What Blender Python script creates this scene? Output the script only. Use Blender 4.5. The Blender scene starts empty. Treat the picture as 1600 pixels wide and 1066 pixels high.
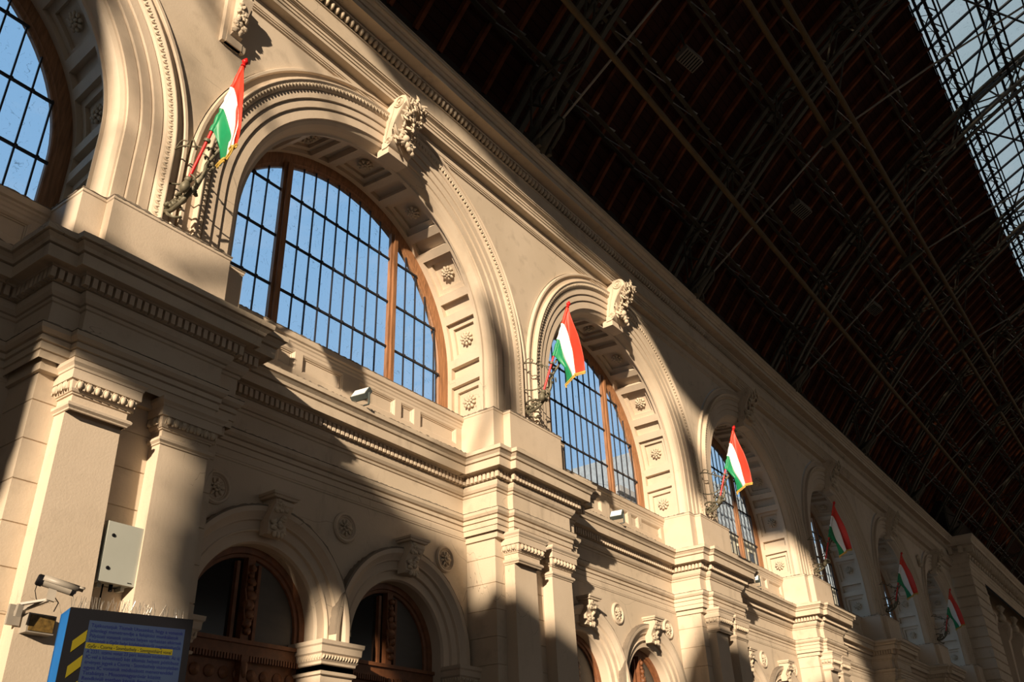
import bpy, math, random
from mathutils import Vector, Matrix, noise
PI = math.pi
random.seed(7)
C = bpy.context.scene.collection
P = 7.863                      # bay pitch along the wall

# ------------------------------------------------------------------ materials
def nmat(name):
    m = bpy.data.materials.new(name); m.use_nodes = True
    nt = m.node_tree; nt.nodes.clear()
    out = nt.nodes.new('ShaderNodeOutputMaterial'); b = nt.nodes.new('ShaderNodeBsdfPrincipled')
    nt.links.new(b.outputs[0], out.inputs[0])
    return m, nt, b, out
def N(nt, t, **k):
    n = nt.nodes.new(t)
    for a, v in k.items():
        if a in n.inputs: n.inputs[a].default_value = v
        else: setattr(n, a, v)
    return n
def mixc(nt, fac, a, b, mode='MIX'):
    m = nt.nodes.new('ShaderNodeMix'); m.data_type = 'RGBA'; m.blend_type = mode
    for i, v in ((0, fac), (6, a), (7, b)):
        if hasattr(v, 'links'): nt.links.new(v, m.inputs[i])
        elif v is not None: m.inputs[i].default_value = v if i == 0 else (v[0], v[1], v[2], 1)
    return m.outputs[2]
def ramp(nt, src, p0, p1, v0=0, v1=1):
    r = nt.nodes.new('ShaderNodeMapRange'); r.clamp = True
    r.inputs[1].default_value = p0; r.inputs[2].default_value = p1
    r.inputs[3].default_value = v0; r.inputs[4].default_value = v1
    nt.links.new(src, r.inputs[0]); return r.outputs[0]
def tex(nt, scale, detail=4, rough=.55, stretch=(1, 1, 1)):
    g = nt.nodes.new('ShaderNodeNewGeometry'); mp = nt.nodes.new('ShaderNodeMapping')
    mp.inputs['Scale'].default_value = stretch
    nt.links.new(g.outputs['Position'], mp.inputs[0])
    n = nt.nodes.new('ShaderNodeTexNoise'); n.inputs['Scale'].default_value = scale
    n.inputs['Detail'].default_value = detail; n.inputs['Roughness'].default_value = rough
    nt.links.new(mp.outputs[0], n.inputs['Vector']); return n.outputs[0]
def bump(nt, b, h, s, d=.01):
    bp = nt.nodes.new('ShaderNodeBump'); bp.inputs['Strength'].default_value = s; bp.inputs['Distance'].default_value = d
    nt.links.new(h, bp.inputs['Height']); nt.links.new(bp.outputs[0], b.inputs['Normal'])
def stone_mat(name, base, dirty, dirt=.5, spec=.25, rough=.6):
    m, nt, b, o = nmat(name)
    big = tex(nt, .55, 5); mid = tex(nt, 3.2, 6); fine = tex(nt, 38, 5, .6)
    drip = tex(nt, 2.2, 5, .6, (1, 1, .22))
    c = mixc(nt, ramp(nt, big, .35, .7), base, tuple(x*y for x, y in zip(base, (.86, .85, .82))))
    c = mixc(nt, ramp(nt, mid, .55, .75, 0, .38*dirt), c, tuple(x*.78 for x in dirty))
    c = mixc(nt, ramp(nt, drip, .6, .78, 0, .8*dirt), c, dirty)
    # hairline cracks in the paint
    g = nt.nodes.new('ShaderNodeNewGeometry'); v = nt.nodes.new('ShaderNodeTexVoronoi'); v.feature = 'DISTANCE_TO_EDGE'
    v.inputs['Scale'].default_value = .8
    w = nt.nodes.new('ShaderNodeTexNoise'); w.inputs['Scale'].default_value = 2.5; w.inputs['Detail'].default_value = 4
    add = nt.nodes.new('ShaderNodeVectorMath'); add.operation = 'ADD'
    nt.links.new(g.outputs['Position'], add.inputs[0]); nt.links.new(w.outputs['Color'], add.inputs[1])
    nt.links.new(add.outputs[0], v.inputs['Vector'])
    ck = nt.nodes.new('ShaderNodeMath'); ck.operation = 'MULTIPLY'
    nt.links.new(ramp(nt, v.outputs['Distance'], .0, .004, 1, 0), ck.inputs[0]); nt.links.new(ramp(nt, big, .55, .6), ck.inputs[1])
    c = mixc(nt, ck.outputs[0], c, tuple(x*.35 for x in base))
    # specks of flaked paint
    sp = tex(nt, 9, 8, .75)
    c = mixc(nt, ramp(nt, sp, .7, .74, 0, .6*dirt), c, tuple(x*.45 for x in base))
    nt.links.new(c, b.inputs['Base Color'])
    b.inputs['Roughness'].default_value = rough; b.inputs['Specular IOR Level'].default_value = spec
    bump(nt, b, fine, .25, .01)
    return m
def simple(name, col, rough=.6, metal=0, var=.25, sc=6, spec=.4, bmp=0, stretch=(1, 1, 1)):
    m, nt, b, o = nmat(name)
    n = tex(nt, sc, 5, .6, stretch)
    c = mixc(nt, ramp(nt, n, .35, .7), col, tuple(x*(1-var) for x in col))
    nt.links.new(c, b.inputs['Base Color'])
    b.inputs['Roughness'].default_value = rough; b.inputs['Metallic'].default_value = metal
    b.inputs['Specular IOR Level'].default_value = spec
    if bmp: bump(nt, b, n, bmp, .01)
    return m
STONE = stone_mat('painted_plaster', (.61, .505, .39), (.30, .235, .175), .9)
STONE2 = stone_mat('painted_plaster_smooth', (.62, .51, .395), (.38, .3, .22), .5)
ORN = stone_mat('carved_plaster', (.60, .50, .38), (.28, .22, .16), 1.0, rough=.7)
GREYST = stone_mat('pale_grey_plaster', (.55, .52, .48), (.3, .27, .24), .6)
DUST = stone_mat('dusty_ledge', (.22, .18, .14), (.10, .08, .06), 1.0, rough=.9)
WOODO = simple('orange_wood', (.35, .165, .075), .5, var=.5, sc=5, stretch=(6, 6, .5), bmp=.2)
WOODD = simple('brown_carved_wood', (.22, .085, .035), .5, var=.4, sc=9, bmp=.3)
IRON = simple('black_iron_bar', (.022, .022, .028), .5, var=.3)
BRKT = simple('bronze_green_iron', (.17, .15, .10), .55, metal=.2, var=.5, sc=14)
ROOFIRON = simple('roof_iron', (.07, .06, .04), .55, var=.4, sc=3, spec=.3)
TUBE = simple('ochre_tube', (.13, .09, .045), .6, var=.3, sc=2, spec=.2)
ROD = simple('grey_tie_rod', (.26, .23, .19), .6, var=.2, sc=2, spec=.2)
SKYIRON = simple('skylight_iron', (.010, .010, .013), .6, var=.3)
RED = simple('flag_red', (.72, .045, .02), .5, var=.12, sc=12)
WHITE = simple('flag_white', (.80, .79, .78), .55, var=.06, sc=12)
GREEN = simple('flag_green', (.01, .26, .10), .45, var=.15, sc=12)
GOLD = simple('gold_fringe', (.62, .40, .08), .55, var=.3, sc=60, bmp=.4)
POLE = simple('red_pole', (.62, .015, .015), .35, var=.1)
CAB = simple('cabinet_grey', (.42, .43, .38), .4, var=.06, sc=3)
CAM = simple('camera_grey', (.33, .29, .24), .45, var=.2)
BLACK = simple('black_plastic', (.006, .006, .008), .6, var=.1, spec=.12)
BLUE = simple('blue_enamel', (.01, .16, .52), .3, var=.12)
FLOODM = simple('floodlight_housing', (.07, .085, .08), .5, var=.2)
LENS = simple('floodlight_lens', (.75, .78, .78), .25, var=.1)
FLOOR = simple('hall_floor', (.17, .13, .10), .7, var=.2, sc=.6)
BACKW = simple('hall_far_plaster', (.46, .36, .25), .8, var=.2, sc=.3)
OUTST = stone_mat('outside_building_wall', (.55, .50, .38), (.35, .3, .22), .4)
ASPH = simple('street_asphalt', (.12, .12, .12), .9)
SPIKE = simple('steel_spike', (.5, .45, .38), .3, metal=.6)
SLATE = simple('grey_roof_metal', (.25, .29, .33), .4, var=.3, sc=1.5)

def board_mat():
    m, nt, b, o = nmat('roof_boards')
    g = nt.nodes.new('ShaderNodeNewGeometry'); sx = nt.nodes.new('ShaderNodeSeparateXYZ'); nt.links.new(g.outputs['Position'], sx.inputs[0])
    md = nt.nodes.new('ShaderNodeMath'); md.operation = 'FRACT'; ml = nt.nodes.new('ShaderNodeMath'); ml.operation = 'MULTIPLY'; ml.inputs[1].default_value = 6.5
    nt.links.new(sx.outputs[1], ml.inputs[0]); nt.links.new(ml.outputs[0], md.inputs[0])
    n = tex(nt, 1.3, 6, .6)
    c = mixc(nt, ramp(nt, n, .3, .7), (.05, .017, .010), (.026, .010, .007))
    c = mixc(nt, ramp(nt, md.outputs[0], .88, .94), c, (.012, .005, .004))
    nt.links.new(c, b.inputs['Base Color']); b.inputs['Roughness'].default_value = .8; b.inputs['Specular IOR Level'].default_value = .1
    return m
BOARD = board_mat()
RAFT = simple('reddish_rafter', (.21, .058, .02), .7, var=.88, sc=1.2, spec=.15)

def glass_mat(name, tint, dirt, opac):
    m = bpy.data.materials.new(name); m.use_nodes = True; nt = m.node_tree; nt.nodes.clear()
    out = nt.nodes.new('ShaderNodeOutputMaterial'); tr = nt.nodes.new('ShaderNodeBsdfTransparent'); gl = nt.nodes.new('ShaderNodeBsdfGlossy')
    df = nt.nodes.new('ShaderNodeBsdfDiffuse'); mx = nt.nodes.new('ShaderNodeMixShader'); mx2 = nt.nodes.new('ShaderNodeMixShader')
    tr.inputs[0].default_value = (*tint, 1); gl.inputs['Roughness'].default_value = .05; df.inputs[0].default_value = (*dirt, 1)
    mx.inputs[0].default_value = .04
    # thin scratches, smears and cobwebs low on the panes
    a = tex(nt, 5, 8, .8); c1 = tex(nt, 26, 4, .6, (1, 1, 1))
    v = nt.nodes.new('ShaderNodeTexWave'); v.wave_type = 'BANDS'; v.inputs['Scale'].default_value = 2.6; v.inputs['Distortion'].default_value = 26; v.inputs['Detail'].default_value = 5
    g = nt.nodes.new('ShaderNodeNewGeometry'); nt.links.new(g.outputs['Position'], v.inputs['Vector'])
    k = nt.nodes.new('ShaderNodeMath'); k.operation = 'MULTIPLY'
    nt.links.new(ramp(nt, v.outputs['Fac'], .955, .985, 0, .55), k.inputs[0]); nt.links.new(ramp(nt, a, .5, .62), k.inputs[1])
    s = nt.nodes.new('ShaderNodeMath'); s.operation = 'ADD'; s.inputs[1].default_value = opac
    nt.links.new(k.outputs[0], s.inputs[0]); nt.links.new(s.outputs[0], mx2.inputs[0])
    nt.links.new(tr.outputs[0], mx.inputs[1]); nt.links.new(gl.outputs[0], mx.inputs[2])
    nt.links.new(mx.outputs[0], mx2.inputs[1]); nt.links.new(df.outputs[0], mx2.inputs[2]); nt.links.new(mx2.outputs[0], out.inputs[0])
    return m
GLASS = glass_mat('window_glass', (.94, .97, 1), (.10, .12, .14), .03)
SKYGL = glass_mat('skylight_glass', (.84, .83, .82), (.30, .31, .30), .10)
DGLASS = simple('dark_glass', (.018, .016, .014), .12, var=.3, spec=.6)
DUSTGL = simple('dusty_frosted_glass', (.085, .07, .055), .35, var=.25, sc=2.5, stretch=(1, 1, 3))

# ------------------------------------------------------------------ mesh helpers
class MB:
    def __init__(s): s.v = []; s.f = []
    def add(s, vs, fs):
        o = len(s.v); s.v += [tuple(v) for v in vs]; s.f += [tuple(i+o for i in f) for f in fs]; return s
    def box(s, x0, x1, y0, y1, z0, z1):
        return s.add([(x0,y0,z0),(x1,y0,z0),(x1,y1,z0),(x0,y1,z0),(x0,y0,z1),(x1,y0,z1),(x1,y1,z1),(x0,y1,z1)],
                     [(0,3,2,1),(4,5,6,7),(0,1,5,4),(1,2,6,5),(2,3,7,6),(3,0,4,7)])
    def obox(s, c, ax, ay, az):        # oriented box: centre + half-axis vectors
        c = Vector(c); ax = Vector(ax); ay = Vector(ay); az = Vector(az); vs = []
        for k in (-1, 1):
            for i, j in ((-1,-1),(1,-1),(1,1),(-1,1)): vs.append(c+ax*i+ay*j+az*k)
        return s.add(vs, [(0,3,2,1),(4,5,6,7),(0,1,5,4),(1,2,6,5),(2,3,7,6),(3,0,4,7)])
    def bar(s, a, b, w, h=None, up=(0,0,1)):
        a = Vector(a); b = Vector(b); d = b-a; L = d.length
        if L < 1e-6: return s
        d /= L; h = h or w; u = Vector(up)
        if abs(d.dot(u)) > .98: u = Vector((0,1,0))
        x = d.cross(u).normalized(); y = x.cross(d)
        return s.obox((a+b)/2, d*L/2, x*w/2, y*h/2)
    def tube(s, pts, r, n=8, close=True):
        pts = [Vector(p) for p in pts]; m = len(pts); rr = r if isinstance(r, (list, tuple)) else [r]*m
        t = (pts[1]-pts[0]).normalized(); u = t.orthogonal().normalized(); vs = []; fs = []
        for i, p in enumerate(pts):
            if i == 0: t = pts[1]-pts[0]
            elif i == m-1: t = pts[-1]-pts[-2]
            else: t = pts[i+1]-pts[i-1]
            t.normalize(); u = (u-t*u.dot(t)).normalized(); w = t.cross(u)
            for k in range(n):
                a = 2*PI*k/n; vs.append(p+(u*math.cos(a)+w*math.sin(a))*rr[i])
        for i in range(m-1):
            for k in range(n):
                k2 = (k+1) % n; fs.append((i*n+k, i*n+k2, (i+1)*n+k2, (i+1)*n+k))
        if close: fs.append(tuple(range(n-1, -1, -1))); fs.append(tuple((m-1)*n+k for k in range(n)))
        return s.add(vs, fs)
    def loft(s, rings, closed=True, cap=True):
        n = len(rings[0]); vs = [p for r in rings for p in r]; fs = []
        for i in range(len(rings)-1):
            for k in range(n if closed else n-1):
                k2 = (k+1) % n; fs.append((i*n+k, i*n+k2, (i+1)*n+k2, (i+1)*n+k))
        if cap and closed: fs.append(tuple(range(n-1, -1, -1))); fs.append(tuple((len(rings)-1)*n+k for k in range(n)))
        return s.add(vs, fs)
    def lathe(s, c, prof, axis=(0,-1,0), n=16):     # prof: (r, h) along axis
        c = Vector(c); a = Vector(axis).normalized(); u = a.orthogonal().normalized(); w = a.cross(u)
        rings = [[c+a*h+(u*math.cos(2*PI*k/n)+w*math.sin(2*PI*k/n))*r for k in range(n)] for r, h in prof]
        return s.loft(rings)
    def blob(s, c, r, seed=0, amp=.18, fr=2.2, rot=None, sub=2):
        vs, fs = ICO[sub]; c = Vector(c); out = []
        for v in vs:
            k = 1+amp*noise.noise(Vector(v)*fr+Vector((seed*3.1, seed*1.7, seed)))
            p = Vector((v[0]*r[0], v[1]*r[1], v[2]*r[2]))*k
            if rot is not None: p = rot @ p
            out.append(c+p)
        return s.add(out, fs)
def _ico(sub):
    import bmesh
    bm = bmesh.new(); bmesh.ops.create_icosphere(bm, subdivisions=sub, radius=1)
    r = ([tuple(v.co) for v in bm.verts], [tuple(v.index for v in f.verts) for f in bm.faces]); bm.free(); return r
ICO = {1: _ico(1), 2: _ico(2)}

def obj(name, mb, mat, parent=None, loc=None, smooth=35, **props):
    base = Vector(parent['_w']) if parent is not None else Vector((0,0,0))
    o0 = Vector(loc) if loc is not None else base
    me = bpy.data.meshes.new(name)
    me.from_pydata([tuple(Vector(v)-o0) for v in mb.v], [], mb.f)
    mats = mat if isinstance(mat, (list, tuple)) else [mat]
    for m in mats: me.materials.append(m)
    if hasattr(mb, 'mi'): me.polygons.foreach_set('material_index', mb.mi)
    me.validate(); me.update()
    if smooth:
        me.shade_smooth(); me.set_sharp_from_angle(angle=math.radians(smooth))
    ob = bpy.data.objects.new(name, me); C.objects.link(ob)
    ob['_w'] = tuple(o0)
    if parent is not None: ob.parent = parent
    ob.location = o0-base if parent is not None else o0
    for k, v in props.items(): ob[k] = v
    return ob
def empty(name, loc, **props):
    o = bpy.data.objects.new(name, None); C.objects.link(o); o.location = loc; o['_w'] = tuple(loc); o.empty_display_size = .2
    for k, v in props.items(): o[k] = v
    return o
def kids(o): return [c for c in bpy.data.objects if c.parent == o]
def copy_tree(o, dx, parent=None, **props):
    c = o.copy(); C.objects.link(c)
    if parent is not None: c.parent = parent
    else: c.location = Vector(o.location)+Vector((dx, 0, 0))
    for k, v in props.items(): c[k] = v
    for ch in kids(o): copy_tree(ch, dx, c)
    return c
def thing(o, label, cat, group=None):
    o['label'] = label; o['category'] = cat; o['kind'] = 'thing'
    if group: o['group'] = group
    return o

def mould(mb, prof, path, cap=True):
    """profile [(offset, z)] swept along a plan path, offset to the right-hand side facing the hall (-Y when walking +X)"""
    n = len(path); rings = []
    def nrm(a, b):
        d = Vector((b[0]-a[0], b[1]-a[1])).normalized(); return Vector((d.y, -d.x))
    for i, p in enumerate(path):
        if i == 0: m = nrm(path[0], path[1])
        elif i == n-1: m = nrm(path[-2], path[-1])
        else:
            a = nrm(path[i-1], p); b = nrm(p, path[i+1]); m = (a+b)/(1+a.dot(b))
        rings.append([(p[0]+m.x*o, p[1]+m.y*o, z) for o, z in prof])
    vs = [q for r in rings for q in r]; k = len(prof); fs = []
    for i in range(n-1):
        for j in range(k-1):
            fs.append((i*k+j, (i+1)*k+j, (i+1)*k+j+1, i*k+j+1))
    if cap:
        fs.append(tuple(range(k))); fs.append(tuple((n-1)*k+j for j in range(k-1, -1, -1)))
    return mb.add(vs, fs)

def dentils(mb, path, off, depth, z0, z1, pitch=.09, w=.056):
    P_ = [Vector(p) for p in path]; n = len(P_)
    def turn(i):
        if i <= 0 or i >= n-1: return 0
        a = P_[i]-P_[i-1]; b = P_[i+1]-P_[i]; c = a.x*b.y-a.y*b.x
        return 1 if c > 0 else -1
    for i in range(n-1):
        a, b = P_[i], P_[i+1]; d = b-a; L = d.length; d.normalize(); nv = Vector((d.y, -d.x))
        e0 = (off+depth)*turn(i) if turn(i) > 0 else off*turn(i); e1 = (off-.03)*turn(i+1) if turn(i+1) > 0 else (off+depth)*turn(i+1)
        a = a-d*e0; L = L+e0+e1
        if L < w: continue
        cnt = max(1, round((L-w)/pitch)+1); pt_ = (L-w)/(cnt-1) if cnt > 1 else 0
        for k in range(cnt):
            c = a+d*(w/2+k*pt_)+nv*(off+depth/2)
            mb.obox((c.x, c.y, (z0+z1)/2), (d.x*w/2, d.y*w/2, 0), (nv.x*depth/2, nv.y*depth/2, 0), (0, 0, (z1-z0)/2))
    return mb
def ribbon(mb, path, off, z, h=.012, seed=1, step=.04):
    """uneven line of dust and soot lying along the edge of a ledge"""
    rnd = random.Random(seed); P_ = [Vector(p) for p in path]; n = len(P_); Q = []
    def nrm(a, b): d = (b-a).normalized(); return Vector((d.y, -d.x))
    for i, p in enumerate(P_):
        if i == 0: m = nrm(P_[0], P_[1])
        elif i == n-1: m = nrm(P_[-2], P_[-1])
        else: a = nrm(P_[i-1], p); b = nrm(p, P_[i+1]); m = (a+b)/(1+a.dot(b))
        Q.append((p, m))
    rings = []
    for (p, m), (q, k) in zip(Q[:-1], Q[1:]):
        c = max(1, int((q-p).length/step))
        for t in range(c+(1 if q is P_[-1] else 0)):
            u = t/c; b = p.lerp(q, u); v = m.lerp(k, u); e = off+.004+rnd.random()*.006; hh = h*max(.02, rnd.random()*1.5-.35)
            o_ = b+v*e; i_ = b+v*(off-.05); rings.append([(i_.x, i_.y, z), (o_.x, o_.y, z-hh*.6), (o_.x, o_.y, z+hh), (i_.x, i_.y, z+hh+.002)])
    return mb.loft(rings)

def arch_path(cx, zs, z0, n=40, r=1.0):
    """parameter frames (dirx, dirz, basex, basez) of a stilted semicircle"""
    fr = []
    fr.append((1, 0, cx, z0)); 
    for i in range(n+1):
        a = PI*i/n; fr.append((math.cos(a), math.sin(a), cx, zs))
    fr.append((-1, 0, cx, z0)); return fr
def archivolt(mb, prof, cx, zs, z0, n=44, closed=False):
    """profile [(r, y)] swept along the arch"""
    fr = arch_path(cx, zs, z0, n); k = len(prof)
    vs = [(b+dx*r, y, bz+dz*r) for dx, dz, b, bz in fr for r, y in prof]; fs = []
    for i in range(len(fr)-1):
        for j in range(k-1 if not closed else k):
            j2 = (j+1) % k
            fs.append((i*k+j, i*k+j2, (i+1)*k+j2, (i+1)*k+j))
    return mb.add(vs, fs)
def spandrel(mb, cx, zs, r, x0, x1, z0, z1, y, n=44):
    """flat wall rectangle with a stilted arch hole"""
    inner = [(cx+r, z0)]+[(cx+r*math.cos(PI*i/n), zs+r*math.sin(PI*i/n)) for i in range(n+1)]+[(cx-r, z0)]
    outer = []
    for (x, z) in inner:
        dx, dz = x-cx, z-zs
        if z <= zs+1e-6: outer.append((x1 if dx > 0 else x0, z)); continue
        tx = ((x1-cx) if dx > 0 else (x0-cx))/dx if abs(dx) > 1e-6 else 1e9
        tz = (z1-zs)/dz
        t = min(tx, tz); outer.append((cx+dx*t, zs+dz*t))
    m = len(inner); vs = [(x, y, z) for x, z in inner]+[(x, y, z) for x, z in outer]; fs = []
    for i in range(m-1): fs.append((i, m+i, m+i+1, i+1))
    # corner triangles
    for sx in (x1, x0):
        for i in range(m-1):
            a, b = outer[i], outer[i+1]
            if (abs(a[0]-sx) < 1e-6 and abs(b[1]-z1) < 1e-6 and abs(a[1]-z1) > 1e-6 and abs(b[0]-sx) > 1e-6) or (abs(b[0]-sx) < 1e-6 and abs(a[1]-z1) < 1e-6 and abs(b[1]-z1) > 1e-6 and abs(a[0]-sx) > 1e-6):
                vs.append((sx, y, z1)); fs.append((m+i, len(vs)-1, m+i+1))
    return mb.add(vs, fs)

# ------------------------------------------------------------------ key numbers (metres; z = 0 at the lens, floor at -1.6)
GZ = -1.6
CX = 8.97                     # axis of the first whole window
ZS = 7.95                     # springing of the great arches
YW = 8.75                     # upper wall face
BAYS = range(-1, 6)           # seven bays
PIERS = range(-1, 7)
ORD = ['first', 'second', 'third', 'fourth', 'fifth', 'sixth', 'seventh', 'eighth']

# ------------------------------------------------------------------ PIER (pier on the left of the window at CX)
FZ = dict(top=5.79)
def entab_profile():          # (offset from frieze plane, z) bottom to top
    return [(0, 4.50), (.0, 4.59), (.02, 4.592), (.02, 4.67), (.005, 4.672), (.005, 4.682), (.035, 4.69), (.035, 4.745), (.015, 4.747), (.015, 4.76), (.05, 4.77), (.08, 4.81), (.085, 4.86), (.0, 4.88),
            (.0, 5.16), (.02, 5.17), (.03, 5.20), (.015, 5.202), (.015, 5.212), (.045, 5.22), (.075, 5.26), (.09, 5.31), (.09, 5.335), (.07, 5.337), (.07, 5.35), (.10, 5.352), (.10, 5.475), (.17, 5.48), (.185, 5.50), (.285, 5.505), (.285, 5.485), (.30, 5.485), (.31, 5.62),
            (.285, 5.622), (.285, 5.634), (.33, 5.64), (.345, 5.68), (.385, 5.715), (.37, 5.717), (.37, 5.73), (.41, 5.735), (.415, 5.80), (.02, 5.84), (-.02, 5.84)]
STEP = [(3.74, 9.45), (3.74, 8.57), (4.06, 8.57), (4.06, 8.46), (5.85, 8.46), (5.85, 8.57), (6.17, 8.57), (6.17, 9.45)]
def build_pier():
    root = empty('engaged_pier', (4.96, 8.6, GZ))
    # body
    mb = MB()
    z0 = GZ; jz = [4.50]
    z = 4.50
    levels = [4.52-.425*i for i in range(0, 15) if 4.52-.425*i > GZ+.3]
    # stone courses with V joints
    prof = [(0, 4.62)]
    for l in levels: prof += [(0, l+.008), (-.014, l), (0, l-.008)]
    prof.append((0, z0)); prof.reverse()
    mould(mb, prof, [(3.84, 9.45), (3.84, 8.70), (6.09, 8.70), (6.09, 9.45)])
    obj('pier_body', mb, STONE, root, smooth=20)
    # entablature
    mb = MB(); mould(mb, entab_profile(), STEP)
    mb.box(3.8, 6.12, 8.62, 9.4, 4.4, 5.7)
    ent = obj('entablature', mb, STONE, root, smooth=11)
    mb = MB(); dentils(mb, STEP, .10, .065, 5.355, 5.475)
    obj('dentil_course', mb, STONE2, ent)
    # pedestal above the cornice
    pp = [(3.79, 9.55), (3.79, 8.63), (4.09, 8.63), (4.09, 8.48), (5.76, 8.48), (5.76, 8.63), (6.09, 8.63), (6.09, 9.55)]
    pr = [(.045, 5.80), (.045, 5.90), (.02, 5.93), (0, 5.95), (0, 6.715), (.012, 6.725), (.012, 6.76), (0, 6.775), (-.4, 6.78)]
    mb = MB(); mould(mb, pr, pp); mb.box(3.9, 6.0, 8.7, 10.0, 5.8, 6.776)
    ped = obj('pedestal', mb, STONE2, root, smooth=11)
    mb = MB()
    ribbon(mb, pp, .012, 6.768, .018, 5)
    obj('dust_line', mb, DUST, ped)
    mb = MB(); ribbon(mb, STEP, .08, 4.868, .010, 3); obj('dust_line', mb, DUST, ent)
    mb = MB(); ribbon(mb, STEP, .405, 5.80, .008, 4, .07); obj('dust_line', mb, DUST, ent)
    # pilasters
    for i, (xl, xr, yc) in enumerate(((4.10, 4.73, 8.33), (5.22, 5.85, 8.41))):
        pl = pilaster(root, xl, xr, yc)
    # bird netting line hint below entablature
    return root
def pilaster(root, xl, xr, yc):
    yf = 8.50; mb = MB()
    rings = []
    for z, e in ((GZ+.5, .075), (1.0, .055), (2.4, .03), (3.4, .01), (4.02, .0)):
        rings.append([(xl-e*.2, 8.71, z), (xl-e*.2, yf-e*.3, z), (xr+e, yf-e*.3, z), (xr+e, 8.71, z)])
    mb.loft(rings); mb.box(xl-.12, xr+.12, 8.38, 8.71, GZ, GZ+.5)
    sh = obj('pilaster', mb, STONE2, root, smooth=20)
    yf = yc+.09
    mb = MB(); path = [(xl, 8.72), (xl, yf), (xr, yf), (xr, 8.72)]
    pr = [(0, 3.98), (.015, 3.985), (.02, 4.0), (.045, 4.02), (.05, 4.045), (.03, 4.065), (.0, 4.07), (0, 4.15), (.02, 4.155), (.02, 4.17), (.035, 4.175), (.045, 4.19), (.05, 4.20),
          (.06, 4.29), (.085, 4.295), (.085, 4.40), (.095, 4.405), (.10, 4.43), (.125, 4.46), (.13, 4.50), (0, 4.51)]
    mould(mb, pr, path); cap = obj('capital', mb, STONE2, sh, smooth=11)
    # egg and dart
    mb = MB()
    def row(a, b, nx, ny):
        L = math.hypot(b[0]-a[0], b[1]-a[1]); n = max(2, round(L/.105))
        for i in range(n):
            t = (i+.5)/n; x = a[0]+(b[0]-a[0])*t+nx*.075; y = a[1]+(b[1]-a[1])*t+ny*.075
            w = .032
            mb.blob((x, y, 4.238), (w if nx == 0 else .03, w if ny == 0 else .03, .046), 0, 0, sub=2)
            t = (i+1)/n; x = a[0]+(b[0]-a[0])*t+nx*.065; y = a[1]+(b[1]-a[1])*t+ny*.065
            mb.blob((x, y, 4.24), (.010 if nx == 0 else .02, .010 if ny == 0 else .02, .048), 0, 0, sub=1)
            # husk round each egg
            for sgn in (-1, 1):
                pts = []
                for q in range(6):
                    an = PI*q/5; dx = sgn*.044*math.sin(an*.5+.2); dz = .048*math.cos(an)
                    tt = (i+.5)/n
                    px = a[0]+(b[0]-a[0])*tt+nx*.078+(dx if nx == 0 else 0); py = a[1]+(b[1]-a[1])*tt+ny*.078+(dx if ny == 0 else 0)
                    pts.append((px, py, 4.238+dz))
                mb.tube(pts, .007, 5)
    for args in (((xl-.03, yf), (xr+.03, yf), 0, -1), ((xl, 8.70), (xl, yf), -1, 0), ((xr, yf), (xr, 8.70), 1, 0)):
        mb.v = []; mb.f = []; row(*args); obj('egg_and_dart_band', mb, ORN, cap)
    return sh

# ------------------------------------------------------------------ UPPER ARCH
ARCHIV = [(2.86, 9.00), (2.86, 8.985), (2.905, 8.98), (2.92, 8.965), (2.95, 8.90), (2.99, 8.845), (3.04, 8.815), (3.065, 8.81), (3.07, 8.782), (3.23, 8.778), (3.233, 8.79), (3.242, 8.79), (3.245, 8.760), (3.255, 8.752), (3.38, 8.748), (3.383, 8.76), (3.392, 8.76), (3.395, 8.730), (3.405, 8.722), (3.53, 8.718),
          (3.533, 8.735), (3.545, 8.735), (3.55, 8.715), (3.57, 8.695), (3.61, 8.675), (3.65, 8.655), (3.68, 8.635), (3.695, 8.635), (3.70, 8.645), (3.705, 8.73), (3.84, 8.735), (3.843, 8.70), (3.853, 8.685), (3.895, 8.685), (3.905, 8.70), (3.908, 8.80), (3.93, 8.80)]
def rings_for_reveal():
    return [(2.86, 8.93), (2.885, 8.97), (2.89, 9.0)]
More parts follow.
